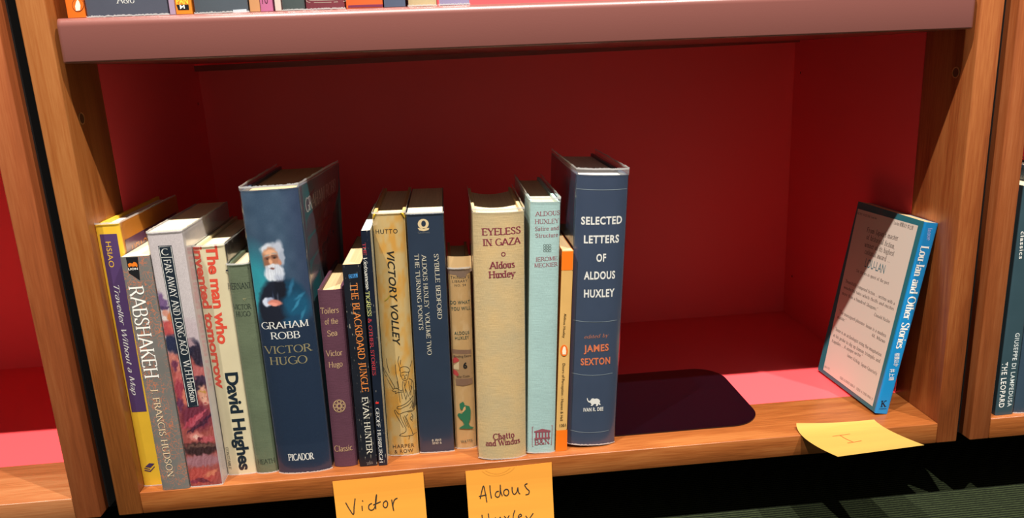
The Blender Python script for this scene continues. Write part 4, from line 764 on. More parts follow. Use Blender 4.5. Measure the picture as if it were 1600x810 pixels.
def place_prints(key, root, mapper):
    groups = {}
    order = {}
    for e in PRINT:
        if e[0] != key: continue
        nm, c = e[1], e[2]
        V, Fc, surf = print_2d(e)
        if not V: continue
        if surf == 'spine' and e[3] == 'T' and key in BK and BK[key][8] >= .0007: V, Fc = slice_u(V, Fc)
        g = groups.setdefault((nm, tuple(c)), ([], []))
        lvl = 1 + order.setdefault((nm, tuple(c)), len(order))
        off = 0.00006 + 0.000035 * lvl
        b0 = len(g[0])
        g[0].extend(mapper(surf, u, v, off) for u, v in V)
        g[1].extend(tuple(b0 + i for i in f) for f in Fc)
    for (nm, c), (V, Fc) in groups.items():
        mesh_obj(nm.split('.')[0], V, Fc, ink(c), root)

# ------------------------------------------------------------------ books
def spine_y(u, w, b_, p_):
    q = min(1.0, abs(2 * u / w))
    return b_ * q ** p_

def add_cover(key, root, w, H, D, kind, b_, p_, mats):
    """U-shaped cover: left board, spine, right board; slots 0,1,2."""
    th_b = 0.0024 if kind == 'hard' else 0.0004
    th_s = 0.0010 if kind == 'hard' else 0.0004
    out, inn, slot = [], [], []
    g = 0.0007 if kind == 'hard' else 0.0
    L = [(D, 0, th_b), (D * .5, 0, th_b), (0.0125, 0, th_b), (0.0095, g * .6, th_b * .6), (0.0075, g, th_s), (0.0055, g * .5, th_s), (b_ + 0.0016, 0, th_s)]
    for (y, dx, th) in L: out.append((-w / 2 + dx, y)); inn.append((-w / 2 + dx + th, y))
    nS = 22
    for i in range(nS + 1):
        u = -w / 2 + w * i / nS
        y = spine_y(u, w, b_, p_)
        out.append((u, y)); uu = max(-w / 2 + th_s, min(w / 2 - th_s, u)); inn.append((uu, y + th_s))
    for (y, dx, th) in L[::-1]: out.append((w / 2 - dx, y)); inn.append((w / 2 - dx - th, y))
    n = len(out); V = []; F_ = []; mi = []
    zs = [0, 0.0008, H * .25, H * .5, H * .66, H * .74, H * .82, H * .9, H - 0.0008, H]
    for z in zs:
        for (x, y) in out: V.append((x, y, z))
    for z in (0, H):
        for (x, y) in inn: V.append((x, y, z))
    def sl(i): return 0 if i < 6 else (1 if i < 6 + nS + 2 else 2)
    for r_ in range(len(zs) - 1):
        for i in range(n - 1):
            F_.append((r_ * n + i, r_ * n + i + 1, (r_ + 1) * n + i + 1, (r_ + 1) * n + i)); mi.append(sl(i))
    ib = len(zs) * n; it = ib + n; ot = (len(zs) - 1) * n
    for i in range(n - 1):
        F_.append((ib + i + 1, ib + i, it + i, it + i + 1)); mi.append(sl(i))
        F_.append((ot + i, ot + i + 1, it + i + 1, it + i)); mi.append(sl(i))
        F_.append((i + 1, i, ib + i, ib + i + 1)); mi.append(sl(i))
    for e in (0, n - 1):
        F_.append((e, ot + e, it + e, ib + e)); mi.append(0 if e == 0 else 2)
    o = mesh_obj('cover', V, F_, mats, root, mi, smooth=True)
    try: o.data.set_sharp_from_angle(angle=math.radians(42))
    except Exception: pass
    return o

def add_pages(root, w, H, D, kind, b_, p_, mat, sag=0.0):
    e = 0.0026 if kind == 'hard' else 0.0
    t_ = 0.0026 if kind == 'hard' else 0.00045
    x0, x1 = -w / 2 + t_, w / 2 - t_
    z0, z1 = (0.0 if kind == 'soft' else 0.0026), H - e - (0.0002 if kind == 'soft' else 0.0)
    y1 = D - (0.003 if kind == 'hard' else 0.0005)
    nS = 14; V = []; F_ = []
    prof = []
    for i in range(nS + 1):
        u = x0 + (x1 - x0) * i / nS
        prof.append((u, spine_y(u, w, b_, p_) + (0.0014 if kind == 'hard' else 0.0006)))
    back = []
    for i in range(nS + 1):
        u = x1 - (x1 - x0) * i / nS
        back.append((u, y1 - (0.0022 * (1 - (2 * u / w) ** 2) if kind == 'hard' else 0)))
    ring = prof + back; n = len(ring)
    for z in (z0, z1):
        for (x, y) in ring:
            V.append((x, y, z - (sag * (1 - (2 * x / w) ** 2) if z == z1 and sag else 0)))
    for i in range(n): F_.append((i, (i + 1) % n, n + (i + 1) % n, n + i))
    for i in range(nS):
        F_.append((n + i, n + i + 1, n + n - 2 - i, n + n - 1 - i)); F_.append((i + 1, i, n - 1 - i, n - 2 - i))
    mesh_obj('pages', V, F_, mat, root)

def add_sleeve(key, root, w, H, D, b_, p_, up=0.003, seed=1, back=0.8):
    rnd = random.Random(seed)
    g = 0.0006
    path = [(-w / 2 - g, D * back), (-w / 2 - g, D * .4), (-w / 2 - g, 0.012), (-w / 2 - g, 0.004 + b_)]
    for i in range(25):
        u = (-w / 2 - g) + (w + 2 * g) * i / 24
        path.append((u, spine_y(u, w + 2 * g, b_ + 0.0004, p_) - g))
    path += [(w / 2 + g, 0.004 + b_), (w / 2 + g, 0.012), (w / 2 + g, D * .4), (w / 2 + g, D * back)]
    n = len(path); zs = [0.0002, 0.004, H * .33, H * .66, H * .74, H * .82, H * .9, H - 0.001, H + up]
    V = []
    for k_, z in enumerate(zs):
        for i, (x, y) in enumerate(path):
            zz = z + (rnd.uniform(-.0005, .0003) * (1 if k_ == len(zs) - 1 else 0))
            V.append((x, y, zz))
    F_ = [(r_ * n + i, r_ * n + i + 1, (r_ + 1) * n + i + 1, (r_ + 1) * n + i) for r_ in range(len(zs) - 1) for i in range(n - 1)]
    s = mesh_obj('plastic_sleeve', V, F_, FILM, root, smooth=True)
    if up >= .0025:
        Vc = [(x * 1.002, y - .0001, H + z + rnd.uniform(-.0002, .0002)) for z in (-.0004, up) for (x, y) in path]
        mesh_obj('film_collar', Vc, [(i, i + 1, n + i + 1, n + i) for i in range(n - 1)], FCOL, s)
    # frosted cut edges of the film, a little uneven
    dense = []
    for i in range(n - 1):
        m_ = 8 if (i < 4 or i > n - 6) else 3
        for k_ in range(m_): f = k_ / m_; dense.append((path[i][0] * (1 - f) + path[i + 1][0] * f, path[i][1] * (1 - f) + path[i + 1][1] * f))
    dense.append(path[-1])
    for (zc, hh, sgn) in ((H + up, 0.0010, 1), (0.0005, 0.0006, 1)):
        V2, F2 = [], []; base = 0
        for (x, y) in dense:
            j = rnd.uniform(-.0003, .0005)
            V2.append((x * 1.004, y - 0.0002, zc - hh + min(0, j))); V2.append((x * 1.004, y - 0.0002, zc + hh * .4 + j))
        F2 += [(base + 2 * i, base + 2 * i + 2, base + 2 * i + 3, base + 2 * i + 1) for i in range(len(dense) - 1)]
        mesh_obj('film_edge', V2, F2, FEDGE, s)
    return s

def mapper_for(w, b_, p_, ysurf=0.0):
    def f(surf, u, v, off):
        if surf == 'spine': return (u, spine_y(u, w, b_, p_) - off, v)
        if surf == 'right': return (w / 2 + off, u, v)
        return (-w / 2 - off, u, v)
    return f

def art_patch(name, root, mapper, surf, u0, u1, v0, v1, nu, nv, fn, off=0.00006, gain=0.95):
    """printed picture: a fine grid on the cover, coloured point by point; fn(a, b) with b from top to bottom."""
    V, F_, C_ = [], [], []
    for j in range(nv + 1):
        for i in range(nu + 1):
            a, b_ = i / nu, j / nv
            V.append(mapper(surf, u0 + (u1 - u0) * a, v1 + (v0 - v1) * b_, off))
            c = fn(a, b_); C_ += [lin(max(0, min(255, c[0]))) * gain, lin(max(0, min(255, c[1]))) * gain, lin(max(0, min(255, c[2]))) * gain, 1.0]
    for j in range(nv):
        for i in range(nu):
            q = j * (nu + 1) + i; F_.append((q + nu + 1, q + nu + 2, q + 1, q))
    o = mesh_obj(name, V, F_, ART, root)
    at = o.data.color_attributes.new('Col', 'FLOAT_COLOR', 'POINT'); at.data.foreach_set('color', C_)
    return o

def vnoise(x, y, s=0):
    def h(i, j):
        n_ = (i * 374761393 + j * 668265263 + s * 982451653) & 0xffffffff
        n_ = ((n_ ^ (n_ >> 13)) * 1274126177) & 0xffffffff
        return ((n_ ^ (n_ >> 16)) & 0xffff) / 65535.0
    xi, yi = math.floor(x), math.floor(y); fx, fy = x - xi, y - yi
    fx = fx * fx * (3 - 2 * fx); fy = fy * fy * (3 - 2 * fy)
    return (h(xi, yi) * (1 - fx) + h(xi + 1, yi) * fx) * (1 - fy) + (h(xi, yi + 1) * (1 - fx) + h(xi + 1, yi + 1) * fx) * fy
def blobs(base, lst, x, y, seed, jit=1.5, edge=0.25, grain=8):
    jx = x + (vnoise(x / 4, y / 4, seed) - .5) * jit * 2; jy = y + (vnoise(x / 4, y / 4, seed + 7) - .5) * jit * 2
    c = list(base)
    for bl in lst:
        cx, cy, rx, ry, col = bl[:5]; rot = math.radians(bl[5]) if len(bl) > 5 else 0; e = bl[6] if len(bl) > 6 else edge
        dx, dy = jx - cx, jy - cy
        if rot: dx, dy = dx * math.cos(rot) + dy * math.sin(rot), -dx * math.sin(rot) + dy * math.cos(rot)
        d = math.hypot(dx / rx, dy / ry)
        k_ = max(0.0, min(1.0, (1 + e - d) / (2 * e)))
        if k_ > 0: c = [c[i] * (1 - k_) + col[i] * k_ for i in range(3)]
    g_ = (vnoise(x * 1.3, y * 1.3, seed + 3) - .5) * grain
    return [q + g_ for q in c]

def hudson_art(a, b_):
    x = a * 56; y = b_ * 400
    base = (212, 203, 205)
    if y > 165:
        k_ = min(1, (y - 165) / 25); base = [base[i] * (1 - k_) + (170, 86, 82)[i] * k_ for i in range(3)]
    L = [(30, 150, 40, 22, (206, 190, 196)), (5, 103, 10, 8, (118, 92, 138), 20), (3, 99, 6, 12, (128, 98, 146)), (7, 110, 12, 2.5, (88, 66, 110)),
         (7, 119, 6, 7, (222, 158, 140)), (15, 128, 4, 12, (214, 130, 84), 0), (6, 128, 6, 3, (236, 226, 220)), (9, 143, 12, 13, (198, 86, 88)), (16, 139, 6, 8, (214, 104, 96)),
         (12, 166, 16, 13, (44, 50, 82)), (24, 176, 12, 12, (40, 44, 72)), (44, 176, 14, 14, (44, 40, 64)), (50, 190, 10, 16, (52, 42, 62)), (40, 168, 9, 6, (180, 150, 160)),
         (9, 196, 10, 15, (214, 134, 120), -25), (8, 200, 6, 9, (120, 60, 88)), (14, 226, 10, 16, (206, 108, 104)), (10, 240, 8, 16, (168, 66, 84)), (20, 250, 6, 20, (222, 130, 110), 10), (6, 262, 5, 12, (112, 56, 88)),
         (44, 214, 12, 12, (196, 110, 110)), (48, 228, 12, 8, (70, 48, 74)), (46, 240, 10, 12, (56, 40, 60)), (48, 250, 8, 14, (226, 164, 140)), (50, 262, 6, 7, (236, 178, 156)), (47, 246, 9, 1.2, (200, 150, 80), 10), (51, 265, 2.5, 1.2, (176, 60, 66)), (46, 256, 1.6, .9, (60, 40, 50)), (52, 255, 1.6, .9, (60, 40, 50)),
         (30, 285, 28, 22, (120, 48, 70), 0), (20, 292, 20, 4, (184, 72, 92), -35), (34, 286, 22, 3, (200, 92, 110), -38), (44, 292, 18, 3, (74, 36, 62), -38), (26, 302, 20, 3, (78, 38, 60), -30),
         (24, 317, 12, 7, (226, 140, 132)), (24, 317, 6, 3.6, (240, 190, 176)), (42, 322, 12, 6, (196, 92, 100)), (30, 322, 4, 3, (120, 44, 60)),
         (28, 338, 34, 11, (64, 40, 44)), (30, 333, 26, 3, (112, 78, 72)), (28, 358, 36, 10, (172, 118, 128)), (20, 384, 30, 14, (196, 84, 78)), (40, 380, 14, 5, (224, 132, 104), -20), (24, 392, 14, 3, (120, 50, 64), 15), (8, 392, 7, 4, (150, 60, 80))]
    c = blobs(base, L, x, y, 5, jit=2.6, edge=.22, grain=26)
    if y > 180: # painterly folds
        s_ = math.sin(x * .8 + y * .25 + 6 * vnoise(x / 9, y / 9, 9)); c = [q + 7 * s_ for q in c]
    return c

def robb_art(a, b_):
    x = a * 91 + (1 - a) * 0; y = b_ * 447    # pixels measured on the spine, left edge = 0
    top = (56, 76, 98); teal = (44, 136, 150); navy = (26, 40, 62)
    base = [top[i] + (vnoise(x / 14, y / 14, 2) - .5) * 14 for i in range(3)]
    k_ = max(0, 1 - math.hypot((x - 2) / 46, (y - 150) / 88)) ; k_ = min(1, k_ * 1.7)
    base = [base[i] * (1 - k_) + teal[i] * k_ for i in range(3)]
    k2 = max(0, min(1, (y - 176) / 26)); base = [base[i] * (1 - k2) + navy[i] * k2 for i in range(3)]
    kd = max(0, min(1, (x - 58) / 30)) * (1 - k2) * .55; base = [base[i] * (1 - kd) + (38, 46, 74)[i] * kd for i in range(3)]
    if y > 400: base = [q + 3 for q in base]
    dk = (22, 26, 42)
    L = [(40, 168, 34, 38, dk, 0, .12), (28, 180, 26, 28, dk, 0, .15), (62, 158, 20, 26, (18, 56, 82), -25, .2), (66, 176, 22, 22, (20, 74, 104), 0, .3), (60, 196, 22, 7, (22, 62, 92), -8, .3), (72, 160, 9, 2.2, (44, 108, 140), -30, .5), (66, 172, 12, 2, (48, 118, 150), -50, .5), (74, 188, 10, 2, (40, 104, 134), -60, .5), (60, 146, 3, 12, (40, 96, 128), 24, .5), (43, 146, 9, 16, (18, 20, 34), 0, .2), (30, 160, 1.2, 9, (44, 52, 74), 0, .4), (37, 163, 1.4, 10, (60, 66, 82), 0, .4),
         (18, 166, 7.5, 7, (196, 204, 222), -20, .2), (24, 163, 6, 4, (150, 160, 186), -20, .3), (31, 167, 11, 4.6, (190, 118, 104), 6, .2), (28, 169, 7, 2.6, (214, 142, 126), 6, .3),
         (38, 91, 17, 15, (150, 158, 172), 0, .16), (28, 84, 10, 6, (188, 194, 204), -20, .3), (46, 88, 9, 14, (168, 174, 188), 20, .25), (52, 100, 4.5, 12, (150, 158, 174), 6, .3),
         (34, 99, 13, 16, (160, 112, 86), 0, .14), (27, 104, 6, 9, (132, 90, 70), 0, .5), (34, 91, 10, 5, (206, 158, 126), 0, .3), (28, 99, 5, 2.4, (110, 74, 60), -8, .35), (40, 97, 5, 2.4, (104, 70, 58), 8, .35), (28, 100, 1.6, .9, (40, 30, 30), 0, .5), (40, 98.5, 1.6, .9, (40, 30, 30), 0, .5), (33, 104, 2.4, 5, (206, 154, 120), 0, .4), (28, 94.5, 5, 1.1, (150, 140, 134), -14, .4), (41, 92.8, 5, 1.1, (150, 140, 134), 14, .4), (47, 106, 3, 5, (176, 120, 96), 0, .4),
         (37, 121, 16, 12.5, (184, 190, 202), 0, .14), (30, 126, 9, 8, (196, 202, 212), 0, .3), (44, 128, 7, 6, (158, 166, 184), 0, .5), (35, 111.5, 10, 3.4, (196, 198, 206), 0, .3), (35, 114.6, 4.5, 1.2, (110, 70, 66), 0, .4), (44, 118, 5, 9, (186, 192, 204), -15, .4)]
    c = blobs(base, L, x - 1.5, y, 11, jit=1.0, edge=.2, grain=7)
    if 110 < y < 134 and abs(x - 38) < 15: c = [q + 8 * math.sin(x * 1.6 + vnoise(x / 3, y / 6, 4) * 6) for q in c]
    return c

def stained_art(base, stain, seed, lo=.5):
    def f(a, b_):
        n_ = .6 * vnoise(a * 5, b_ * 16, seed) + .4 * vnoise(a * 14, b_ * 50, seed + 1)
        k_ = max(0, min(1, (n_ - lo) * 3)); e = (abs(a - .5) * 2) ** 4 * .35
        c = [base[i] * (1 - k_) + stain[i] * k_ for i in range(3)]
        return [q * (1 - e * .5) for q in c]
    return f

LBL = {
 'yellow': ('thick yellow and purple book about travelling without a map, leftmost in the row'),
 'rab': ('grey marbled paperback titled Rabshakeh in white capitals'),
 'far': ('white paperback with painted figures and a navy strip reading Far Away and Long Ago'),
 'man': ('cream book with red sideways title The man who invented tomorrow'),
 'hern': ('sage green cloth book titled Hernani, short, pressed against the tall dark blue portrait book'),
 'robb': ('tall thick dark blue book with a white-bearded man painted on its spine'),
 'toil': ('short plum purple cloth book with gilt title Toilers of the Sea'),
 'black': ('worn black paperback with orange title The Blackboard Jungle'),
 'tig': ('thin black paperback about a tigress and other stories, squeezed beside the tan Hutto book'),
 'hutto': ('tan stained book titled Victory Volley with a sketched batsman on its spine'),
 'syb': ('dark blue paperback by Sybille Bedford with a cream round mark on its spine'),
 'do': ('small tan worn book titled Do What You Will with a green seated figure'),
 'eye': ('thick beige cloth book titled Eyeless in Gaza in maroon letters'),
 'sat': ('pale blue cloth book Satire and Structure in a clear plastic sleeve'),
 'doors': ('thin orange and cream paperback wedged between the pale blue and the tall navy book'),
 'sel': ('tall navy book Selected Letters in a clear sleeve, last of the row beside the bookend'),
 'lou': ('bright blue paperback with a pale text cover leaning alone on the right-hand wall'),
 'leo': ('dark teal paperback titled The Leopard in the bookcase at the right edge'),
}
def M3(*a): return list(a) if len(a) == 3 else [a[0]] * 3
CM = {
 'yellow': [cover_mat('yellow_cover', (226, 182, 52), 'paper', .04, k=1.25), cover_mat('yellow_spine', (226, 182, 52), 'paper', .04, k=1.25), cover_mat('shaded_yellow_cover', (220, 140, 50), 'paper', .04)],  # right board: same yellow, painted oranger to carry the shade on that side
 'rab': M3(cover_mat('grey_marbled_cover', (134, 132, 128), 'veined', .08, k=.66)),
 'far': M3(cover_mat('white_glossy_cover', (218, 210, 210), 'paper', .04, .3)),
 'man': [cover_mat('cream_jacket', (232, 220, 184), 'paper', .05), cover_mat('cream_jacket_spine', (232, 220, 184), 'paper', .05), cover_mat('dark_patterned_board', (58, 52, 50), 'cracked', .2)],
 'hern': M3(cover_mat('sage_cloth', (112, 126, 100), 'cloth', .14, k=.85)),
 'robb': [cover_mat('slate_jacket', (40, 58, 80), 'paper', .05, .25, k=1.3)] * 2 + [cover_mat('sheen_grey_jacket', (96, 106, 118), 'paper', .1, .25)],  # right board lightened: the plastic sleeve's grey sheen is put into its colour
 'toil': M3(cover_mat('plum_cloth', (108, 64, 84), 'cloth', .10, k=.62)),
 'black': M3(cover_mat('worn_black_cover', (26, 30, 40), 'cracked', .2, .35)),
 'tig': [cover_mat('black_glossy_cover', (24, 32, 48), 'cracked', .15, .3)] * 2 + [cover_mat('pale_glossy_cover', (190, 190, 170), 'paper', .3, .3)],
 'hutto': M3(cover_mat('tan_jacket', (218, 190, 134), 'paper', .10, .4, c2=(226, 186, 110))),
 'syb': M3(cover_mat('navy_cover', (48, 62, 84), 'paper', .06, .35, k=.85)),
 'do': M3(cover_mat('tan_worn_cover', (212, 172, 118), 'paper', .10, .5)),
 'eye': M3(cover_mat('beige_cloth', (208, 188, 146), 'cloth', .07, c2=(214, 184, 132), k=1.02)),
 'sat': M3(cover_mat('pale_blue_cloth', (164, 194, 192), 'cloth', .05, k=1.2)),
 'doors': [cover_mat('orange_cover', (222, 106, 24), 'paper', .05, .35), cover_mat('cream_tan_spine', (226, 180, 108), 'paper', .06, .4, k=.85), cover_mat('orange_cover_b', (222, 106, 24), 'paper', .05, .35)],
 'sel': M3(cover_mat('navy_jacket', (58, 70, 92), 'paper', .05, .3, k=1.2)),
 'lou': [cover_mat('teal_cover', (40, 108, 120), 'paper', .04, .35), cover_mat('bright_blue_spine', (24, 138, 206), 'paper', .03, .35), cover_mat('bright_blue_cover', (24, 138, 206), 'paper', .03, .35)],
 'leo': M3(cover_mat('dark_teal_cover', (54, 78, 88), 'paper', .05, .3)),
}
NAMES = {k_: ('paperback_book' if BK[k_][0] == 'soft' else 'hardback_book') for k_ in BK}
SLEEVE = {'yellow': .0012, 'man': .0012, 'robb': .0030, 'hutto': .0012, 'do': .0020, 'eye': .0030, 'sat': .0035, 'sel': .0052, 'hern': .0008, 'syb': .0004, 'far': .0006}
GROUP = 'books in the row on the red-lined shelf'
def build_book(key):
    kind, xb, xt, y0, w, H, D, yawd, b_, p_ = BK[key]
    loc, lean, yaw = book_frame(key)
    # the measured y0 is the front of the spine
    if key == 'sel': loc = (loc[0] + .0002, loc[1], loc[2] + .0010)
    root = empty(NAMES[key], loc, LBL[key], 'book', None if key in ('lou', 'leo') else GROUP)
    root.rotation_euler = (Matrix.Rotation(yaw, 3, 'Z') @ Matrix.Rotation(lean, 3, 'Y')).to_euler()
    add_cover(key, root, w, H, D, kind, b_, p_, CM[key])
    pm = PAGES_W if key in ('yellow', 'tig', 'sel') else (PAGES_T if key in ('black', 'doors', 'lou', 'toil', 'robb') else PAGES)
    add_pages(root, w, H, D, kind, b_, p_, pm, sag=0.003 if key == 'eye' else 0.0)
    mp = mapper_for(w, b_, p_)
    if key == 'far': art_patch('cover_painting', root, mp, 'spine', -w / 2 + .0002, w / 2 - .0002, 0.0006, H - .0006, 56, 330, hudson_art)
    if key == 'robb':
        art_patch('portrait_painting', root, mp, 'spine', -w / 2 + .0003, w / 2 - .0003, 0.0006, H - .0006, 110, 440, robb_art, gain=1.4)
        def side(a, b2):
            c = blobs((104, 112, 122), [(16, 60, 16, 120, (44, 124, 132), 0, .5), (62, 70, 24, 46, (132, 76, 48), 0, .5), (60, 60, 14, 24, (176, 112, 76), 0, .5)], a * 100, b2 * 170, 3, 4, .3, 10); return c  # grey base tone has the sleeve's reflected sheen painted in
        art_patch('front_cover_picture', root, mp, 'right', 0.0145, D - .002, .001, H - .001, 40, 60, side)
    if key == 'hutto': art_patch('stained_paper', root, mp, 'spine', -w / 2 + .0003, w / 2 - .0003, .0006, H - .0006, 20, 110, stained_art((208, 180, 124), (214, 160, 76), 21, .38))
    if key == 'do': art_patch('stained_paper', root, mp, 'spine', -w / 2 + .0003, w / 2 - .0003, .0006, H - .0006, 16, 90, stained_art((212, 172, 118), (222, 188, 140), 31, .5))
    if key in ('eye',):
        # turned-in worn cloth cap at the head of the spine
        pass
    if key == 'yellow':
        V, F_ = [], []
        for (y, z) in ((0.006, .012), (0.125, .012), (0.125, H - .0145), (0.006, H - .0145)): V.append((w / 2 + .00008, y, z))
        mesh_obj('front_cover_panel', V, [(0, 1, 2, 3)], ink((104, 66, 96)), root)
        PRINT.append(('yellow', 'author_lettering', (225, 140, 60), 'T', 'right', 'sans', 'HSIAO', .016, H - .030, .048, H - .030, .009))
    if key == 'robb': PRINT.append(('robb', 'cover_lettering', (235, 230, 225), 'T', 'right', 'serif', 'GRAHAM ROBB', .020, .2225, .132, .2225, .0115))
    place_prints(key, root, mp)
    if key in SLEEVE: add_sleeve(key, root, w, H, D, b_, p_, SLEEVE[key], seed=len(key) * 7 + int(w * 1e4), back=.97)
    if key == 'robb':   # the front board bows outward towards its top corner
        meshes = set()
        def walk(o):
            for c in o.children:
                if c.name.split('.')[0] != 'pages': meshes.add(c.data)
                walk(c)
        walk(root)
        for me in meshes:
            for v in me.vertices:
                if v.co.x > w / 2 - .0032 and v.co.y > .008:
                    s_ = max(0.0, min(1.0, (v.co.z - .160) / .085)); s_ = s_ * s_ * (3 - 2 * s_)
                    v.co.x += .0125 * (v.co.y - .008) / .142 * s_
            me.update()
    if key in ('hutto',):
        for sx in (-1, 1):   # worn yellow corners at the head
            V = [(sx * (w / 2 - .0002), .0006, H - .004), (sx * (w / 2 - .0036), .0004, H + .0004), (sx * (w / 2 - .0008), .0042, H + .0006), (sx * (w / 2 + .0005), .0040, H - .0045), (sx * (w / 2 - .001), -.0002, H - .0008)]
            mesh_obj('worn_corner', V, [(0, 4, 1), (4, 2, 1), (0, 3, 4), (4, 3, 2)], ink((230, 190, 40)), root)
    return root
for k_ in BK: build_book(k_)

# upper shelf books: only their feet show under the top edge of the photo
UB = [
 ('paperback_book', (236, 112, 30), 'orange paperback with a small bird in an oval, leftmost on the upper shelf', 'soft', .181),
 ('hardback_book', (92, 96, 112), 'wide slate grey book marked A&U on the upper shelf', 'hard', .240),
 ('paperback_book', (176, 150, 176), 'thin lilac booklet beside the wide slate grey book, upper shelf', 'soft', .198),
 ('paperback_book', (240, 140, 44), 'orange paperback with a black block lettered M, upper shelf', 'soft', .180),
 ('hardback_book', (92, 102, 112), 'blue grey book with a small white label at its foot, upper shelf', 'hard', .222),
 ('paperback_book', (206, 150, 104), 'narrow tan book left of the pink one numbered 10, upper shelf', 'soft', .178),
 ('paperback_book', (196, 112, 152), 'pink paperback with the number 10 at its foot, upper shelf', 'soft', .178),
 ('paperback_book', (218, 200, 190), 'thin off-white book just right of the pink one, upper shelf', 'soft', .205),
 ('hardback_book', (84, 96, 96), 'dark grey green book left of the maroon one, upper shelf', 'hard', .210),
 ('hardback_book', (138, 64, 76), 'maroon book with fine pale ruled lines, upper shelf', 'hard', .200),
 ('hardback_book', (238, 104, 52), 'bright orange-red book with a purple band at its foot, upper shelf', 'hard', .215),
 ('paperback_book', (88, 98, 122), 'slate blue book right of the orange-red one, upper shelf', 'soft', .198),
 ('hardback_book', (230, 204, 158), 'plain cream book, second from the right on the upper shelf', 'hard', .204),
 ('paperback_book', (180, 168, 206), 'lavender book at the right end of the upper shelf row', 'soft', .196)]
for i, ((xc, w, z), (nm, c, lab, kind, H)) in enumerate(zip(UPPER, UB)):
    root = empty(nm, (xc, 0.0052, z), lab, 'book', 'books on the upper shelf')
    root.rotation_euler = (0, math.radians(0.53), 0)
    b_, p_ = (.0016, 4) if kind == 'hard' else (.0004, 8)
    cmat = cover_mat('upper_cover_%d' % i, c, 'paper', .06, .35)
    add_cover('up', root, w, H, .12, kind, b_, p_, [cmat] * 3)
    add_pages(root, w, H, .12, kind, b_, p_, PAGES)
    place_prints('up%d' % i, root, mapper_for(w, b_, p_))
    if i in (1, 4, 8, 9, 12, 13): add_sleeve('up', root, w, H, .12, b_, p_, .001, seed=40 + i, back=.9)

# second book in the right-hand bookcase
root = empty('hardback_book', (.7880, .006, .0002), 'slate blue book right of The Leopard at the right edge', 'book')
cmat = cover_mat('slate_blue_cover', (62, 84, 104), 'paper', .06, .35)
add_cover('x', root, .022, .225, .13, 'hard', .0016, 4, [cmat] * 3); add_pages(root, .022, .225, .13, 'hard', .0016, 4, PAGES)
add_sleeve('x', root, .022, .225, .13, .0016, 4, .002, seed=77, back=.9)

# ------------------------------------------------------------------ bookend
root = empty('bookend', (.47, .09, 0), 'black glossy metal bookend with rounded corners beside the tall navy book', 'bookend')
BLK = plain('black_gloss_enamel', (10, 5, 12), 0.12, spec=0.6, coat=0.3)
def plate(name, pts, th, mat, parent, org):
    bm = bmesh.new()
    lo = [bm.verts.new((p_[0] - org[0], p_[1] - org[1], p_[2] - org[2])) for p_ in pts]
    hi = [bm.verts.new((p_[0] - org[0] + th[0], p_[1] - org[1] + th[1], p_[2] - org[2] + th[2])) for p_ in pts]
    n = len(pts); bm.faces.new(lo[::-1]); bm.faces.new(hi)
    for i in range(n): bm.faces.new((lo[i], lo[(i + 1) % n], hi[(i + 1) % n], hi[i]))
    bmesh.ops.recalc_face_normals(bm, faces=bm.faces[:])
    me = bpy.data.meshes.new(name); bm.to_mesh(me); bm.free(); me.materials.append(mat)
    o = bpy.data.objects.new(name, me); COL.objects.link(o); o.parent = parent
    return o
R = .030; x1, ya, yb = .5510, .0262, .1600
pts = [(.3640, ya, 0.0002)]
for i in range(11): a = math.radians(-90 + 9 * i); pts.append((x1 - R + R * math.cos(a), ya + R + R * math.sin(a), .0002))
for i in range(11): a = math.radians(9 * i); pts.append((x1 - R + R * math.cos(a), yb - R + R * math.sin(a), .0002))
pts.append((.3640, yb, .0002))
plate('base_plate', pts, (0, 0, .0010), BLK, root, root.location)
# the upright leans with the last book and is hidden between it and the thin paperback
pts = [(.3637, ya + .006, .0010), (.3637, yb - .004, .0010), (.3715, yb - .004, .1200), (.3715, ya + .006, .1200)]
plate('upright_plate', pts, (-.0006, 0, 0), BLK, root, root.location)

# ------------------------------------------------------------------ sticky notes
def note_mat(name, c):
    m, t, b = new_mat(name)
    p = coords(t, (6, 60, 60)); n = t.add('ShaderNodeTexNoise', i_Scale=1.0, i_Detail=3.0); t.link(p, n.inputs['Vector'])
    r = ramp(t, [(0.3, rgb(c, .93)), (0.7, rgb(c, 1.04))]); t.link(n.outputs[0], r.inputs[0]); t.link(r.outputs[0], b.inputs['Base Color'])
    b.inputs['Roughness'].default_value = .7
    # thin paper lets some light through
    b.inputs['Transmission Weight'].default_value = 0.0
    return m
NOTE = note_mat('orange_yellow_paper', (246, 166, 60)); NOTE2 = note_mat('yellow_paper', (182, 144, 66))
def sticky(name, loc, rotz, label, fn, nu, nv, mat, key):
    root = empty(name, loc, label, 'sticky note', 'sticky notes on the shelf edge')
    root.rotation_euler = (0, rotz, 0)
    V, F_ = [], []
    for lay in (0, 1):
        for j in range(nv + 1):
            for i in range(nu + 1):
                V.append(fn(i / nu, j / nv, lay * -0.00012))
    N = (nu + 1) * (nv + 1)
    for j in range(nv):
        for i in range(nu):
            q = j * (nu + 1) + i
            F_.append((q, q + nu + 1, q + nu + 2, q + 1)); F_.append((N + q + 1, N + q + nu + 2, N + q + nu + 1, N + q))
    def rim(idx):
        for a, b2 in zip(idx[:-1], idx[1:]): F_.append((a, b2, N + b2, N + a))
    rim(list(range(nu + 1))); rim([nv * (nu + 1) + i for i in range(nu + 1)]); rim([j * (nu + 1) for j in range(nv + 1)]); rim([j * (nu + 1) + nu for j in range(nv + 1)])
    mesh_obj('paper_sheet', V, F_, mat, root, smooth=False)
    return root
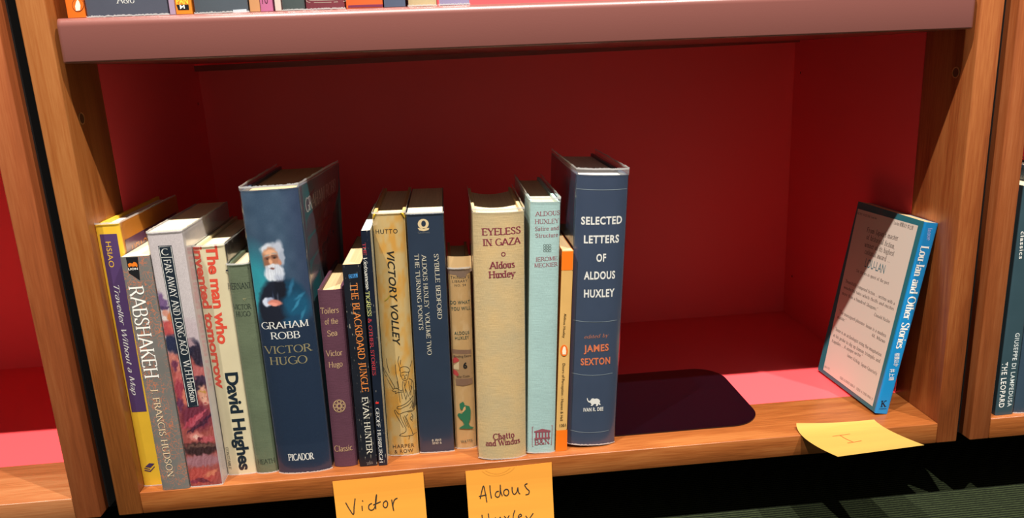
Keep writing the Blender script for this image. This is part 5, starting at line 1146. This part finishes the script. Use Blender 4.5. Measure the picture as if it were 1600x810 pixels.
def hang(w, tilt):
    # a in 0..1 left to right, b in 0..1 top to bottom; the free end curls away from the board
    def f(a, b_, off):
        x = (a - .5) * w; z = -b_ * .0760
        y = -.0004 + off - .0070 * max(0, b_ - .18) ** 1.5 - .0005 * math.sin(a * 3.1)
        return (x, y, z)
    return f
for (key, xc, zt, w, rz, lab) in (('noteV', .1980, -.0038, .0770, -.014, 'orange-yellow sticky note with the handwritten name Victor hanging from the shelf edge'),
                                  ('noteA', .3103, -.0050, .0750, -.020, 'orange-yellow sticky note with the handwritten name Aldous hanging from the shelf edge')):
    fn = hang(w, 0)
    root = sticky('sticky_note', (xc, -.0006, zt), 0, lab, fn, 8, 16, NOTE, key)
    sh = rz
    for o in root.children:
        for v in o.data.vertices: v.co.z += -sh * v.co.x; v.co.x += (-.02 if key == 'noteV' else -.0) * 0
    def mpn(surf, u, v, off, fn=fn, w=w, sh=sh):
        b2 = max(0, -(v + sh * u) / .0760)
        p_ = fn(u / w + .5, b2, 0); return (u, p_[1] - off - .0003, v)
    place_prints(key, root, mpn)

rows = NOTE_I_ROWS
def note_i(a, b_, off):
    bs = (0.0, 0.40, 1.0)
    P0 = [Vector(r_[0]).lerp(Vector(r_[1]), a) for r_ in rows]
    k_ = b_
    # quadratic through three rows
    def lg(i):
        r_ = 1.0
        for j in range(3):
            if j != i: r_ *= (k_ - bs[j]) / (bs[i] - bs[j])
        return r_
    p_ = P0[0] * lg(0) + P0[1] * lg(1) + P0[2] * lg(2)
    dz = -.0012 * math.sin(math.pi * a) * (1 - k_)
    return (p_.x - ROOTI[0], p_.y - ROOTI[1], max(p_.z + dz - ROOTI[2], .0004 if p_.y > 0 else -1) + off)
c_ = (Vector(rows[0][0]) + Vector(rows[0][1])) / 2
ROOTI = (c_.x, c_.y, 0.0)
root = sticky('sticky_note', ROOTI, 0, 'yellow sticky note with an orange capital I jutting out over the shelf edge', note_i, 12, 16, NOTE2, 'noteI')
place_prints('noteI', root, lambda s, u, v, off: (lambda q: (q[0], q[1], q[2] + off + .0002))(note_i(u, v, 0)))
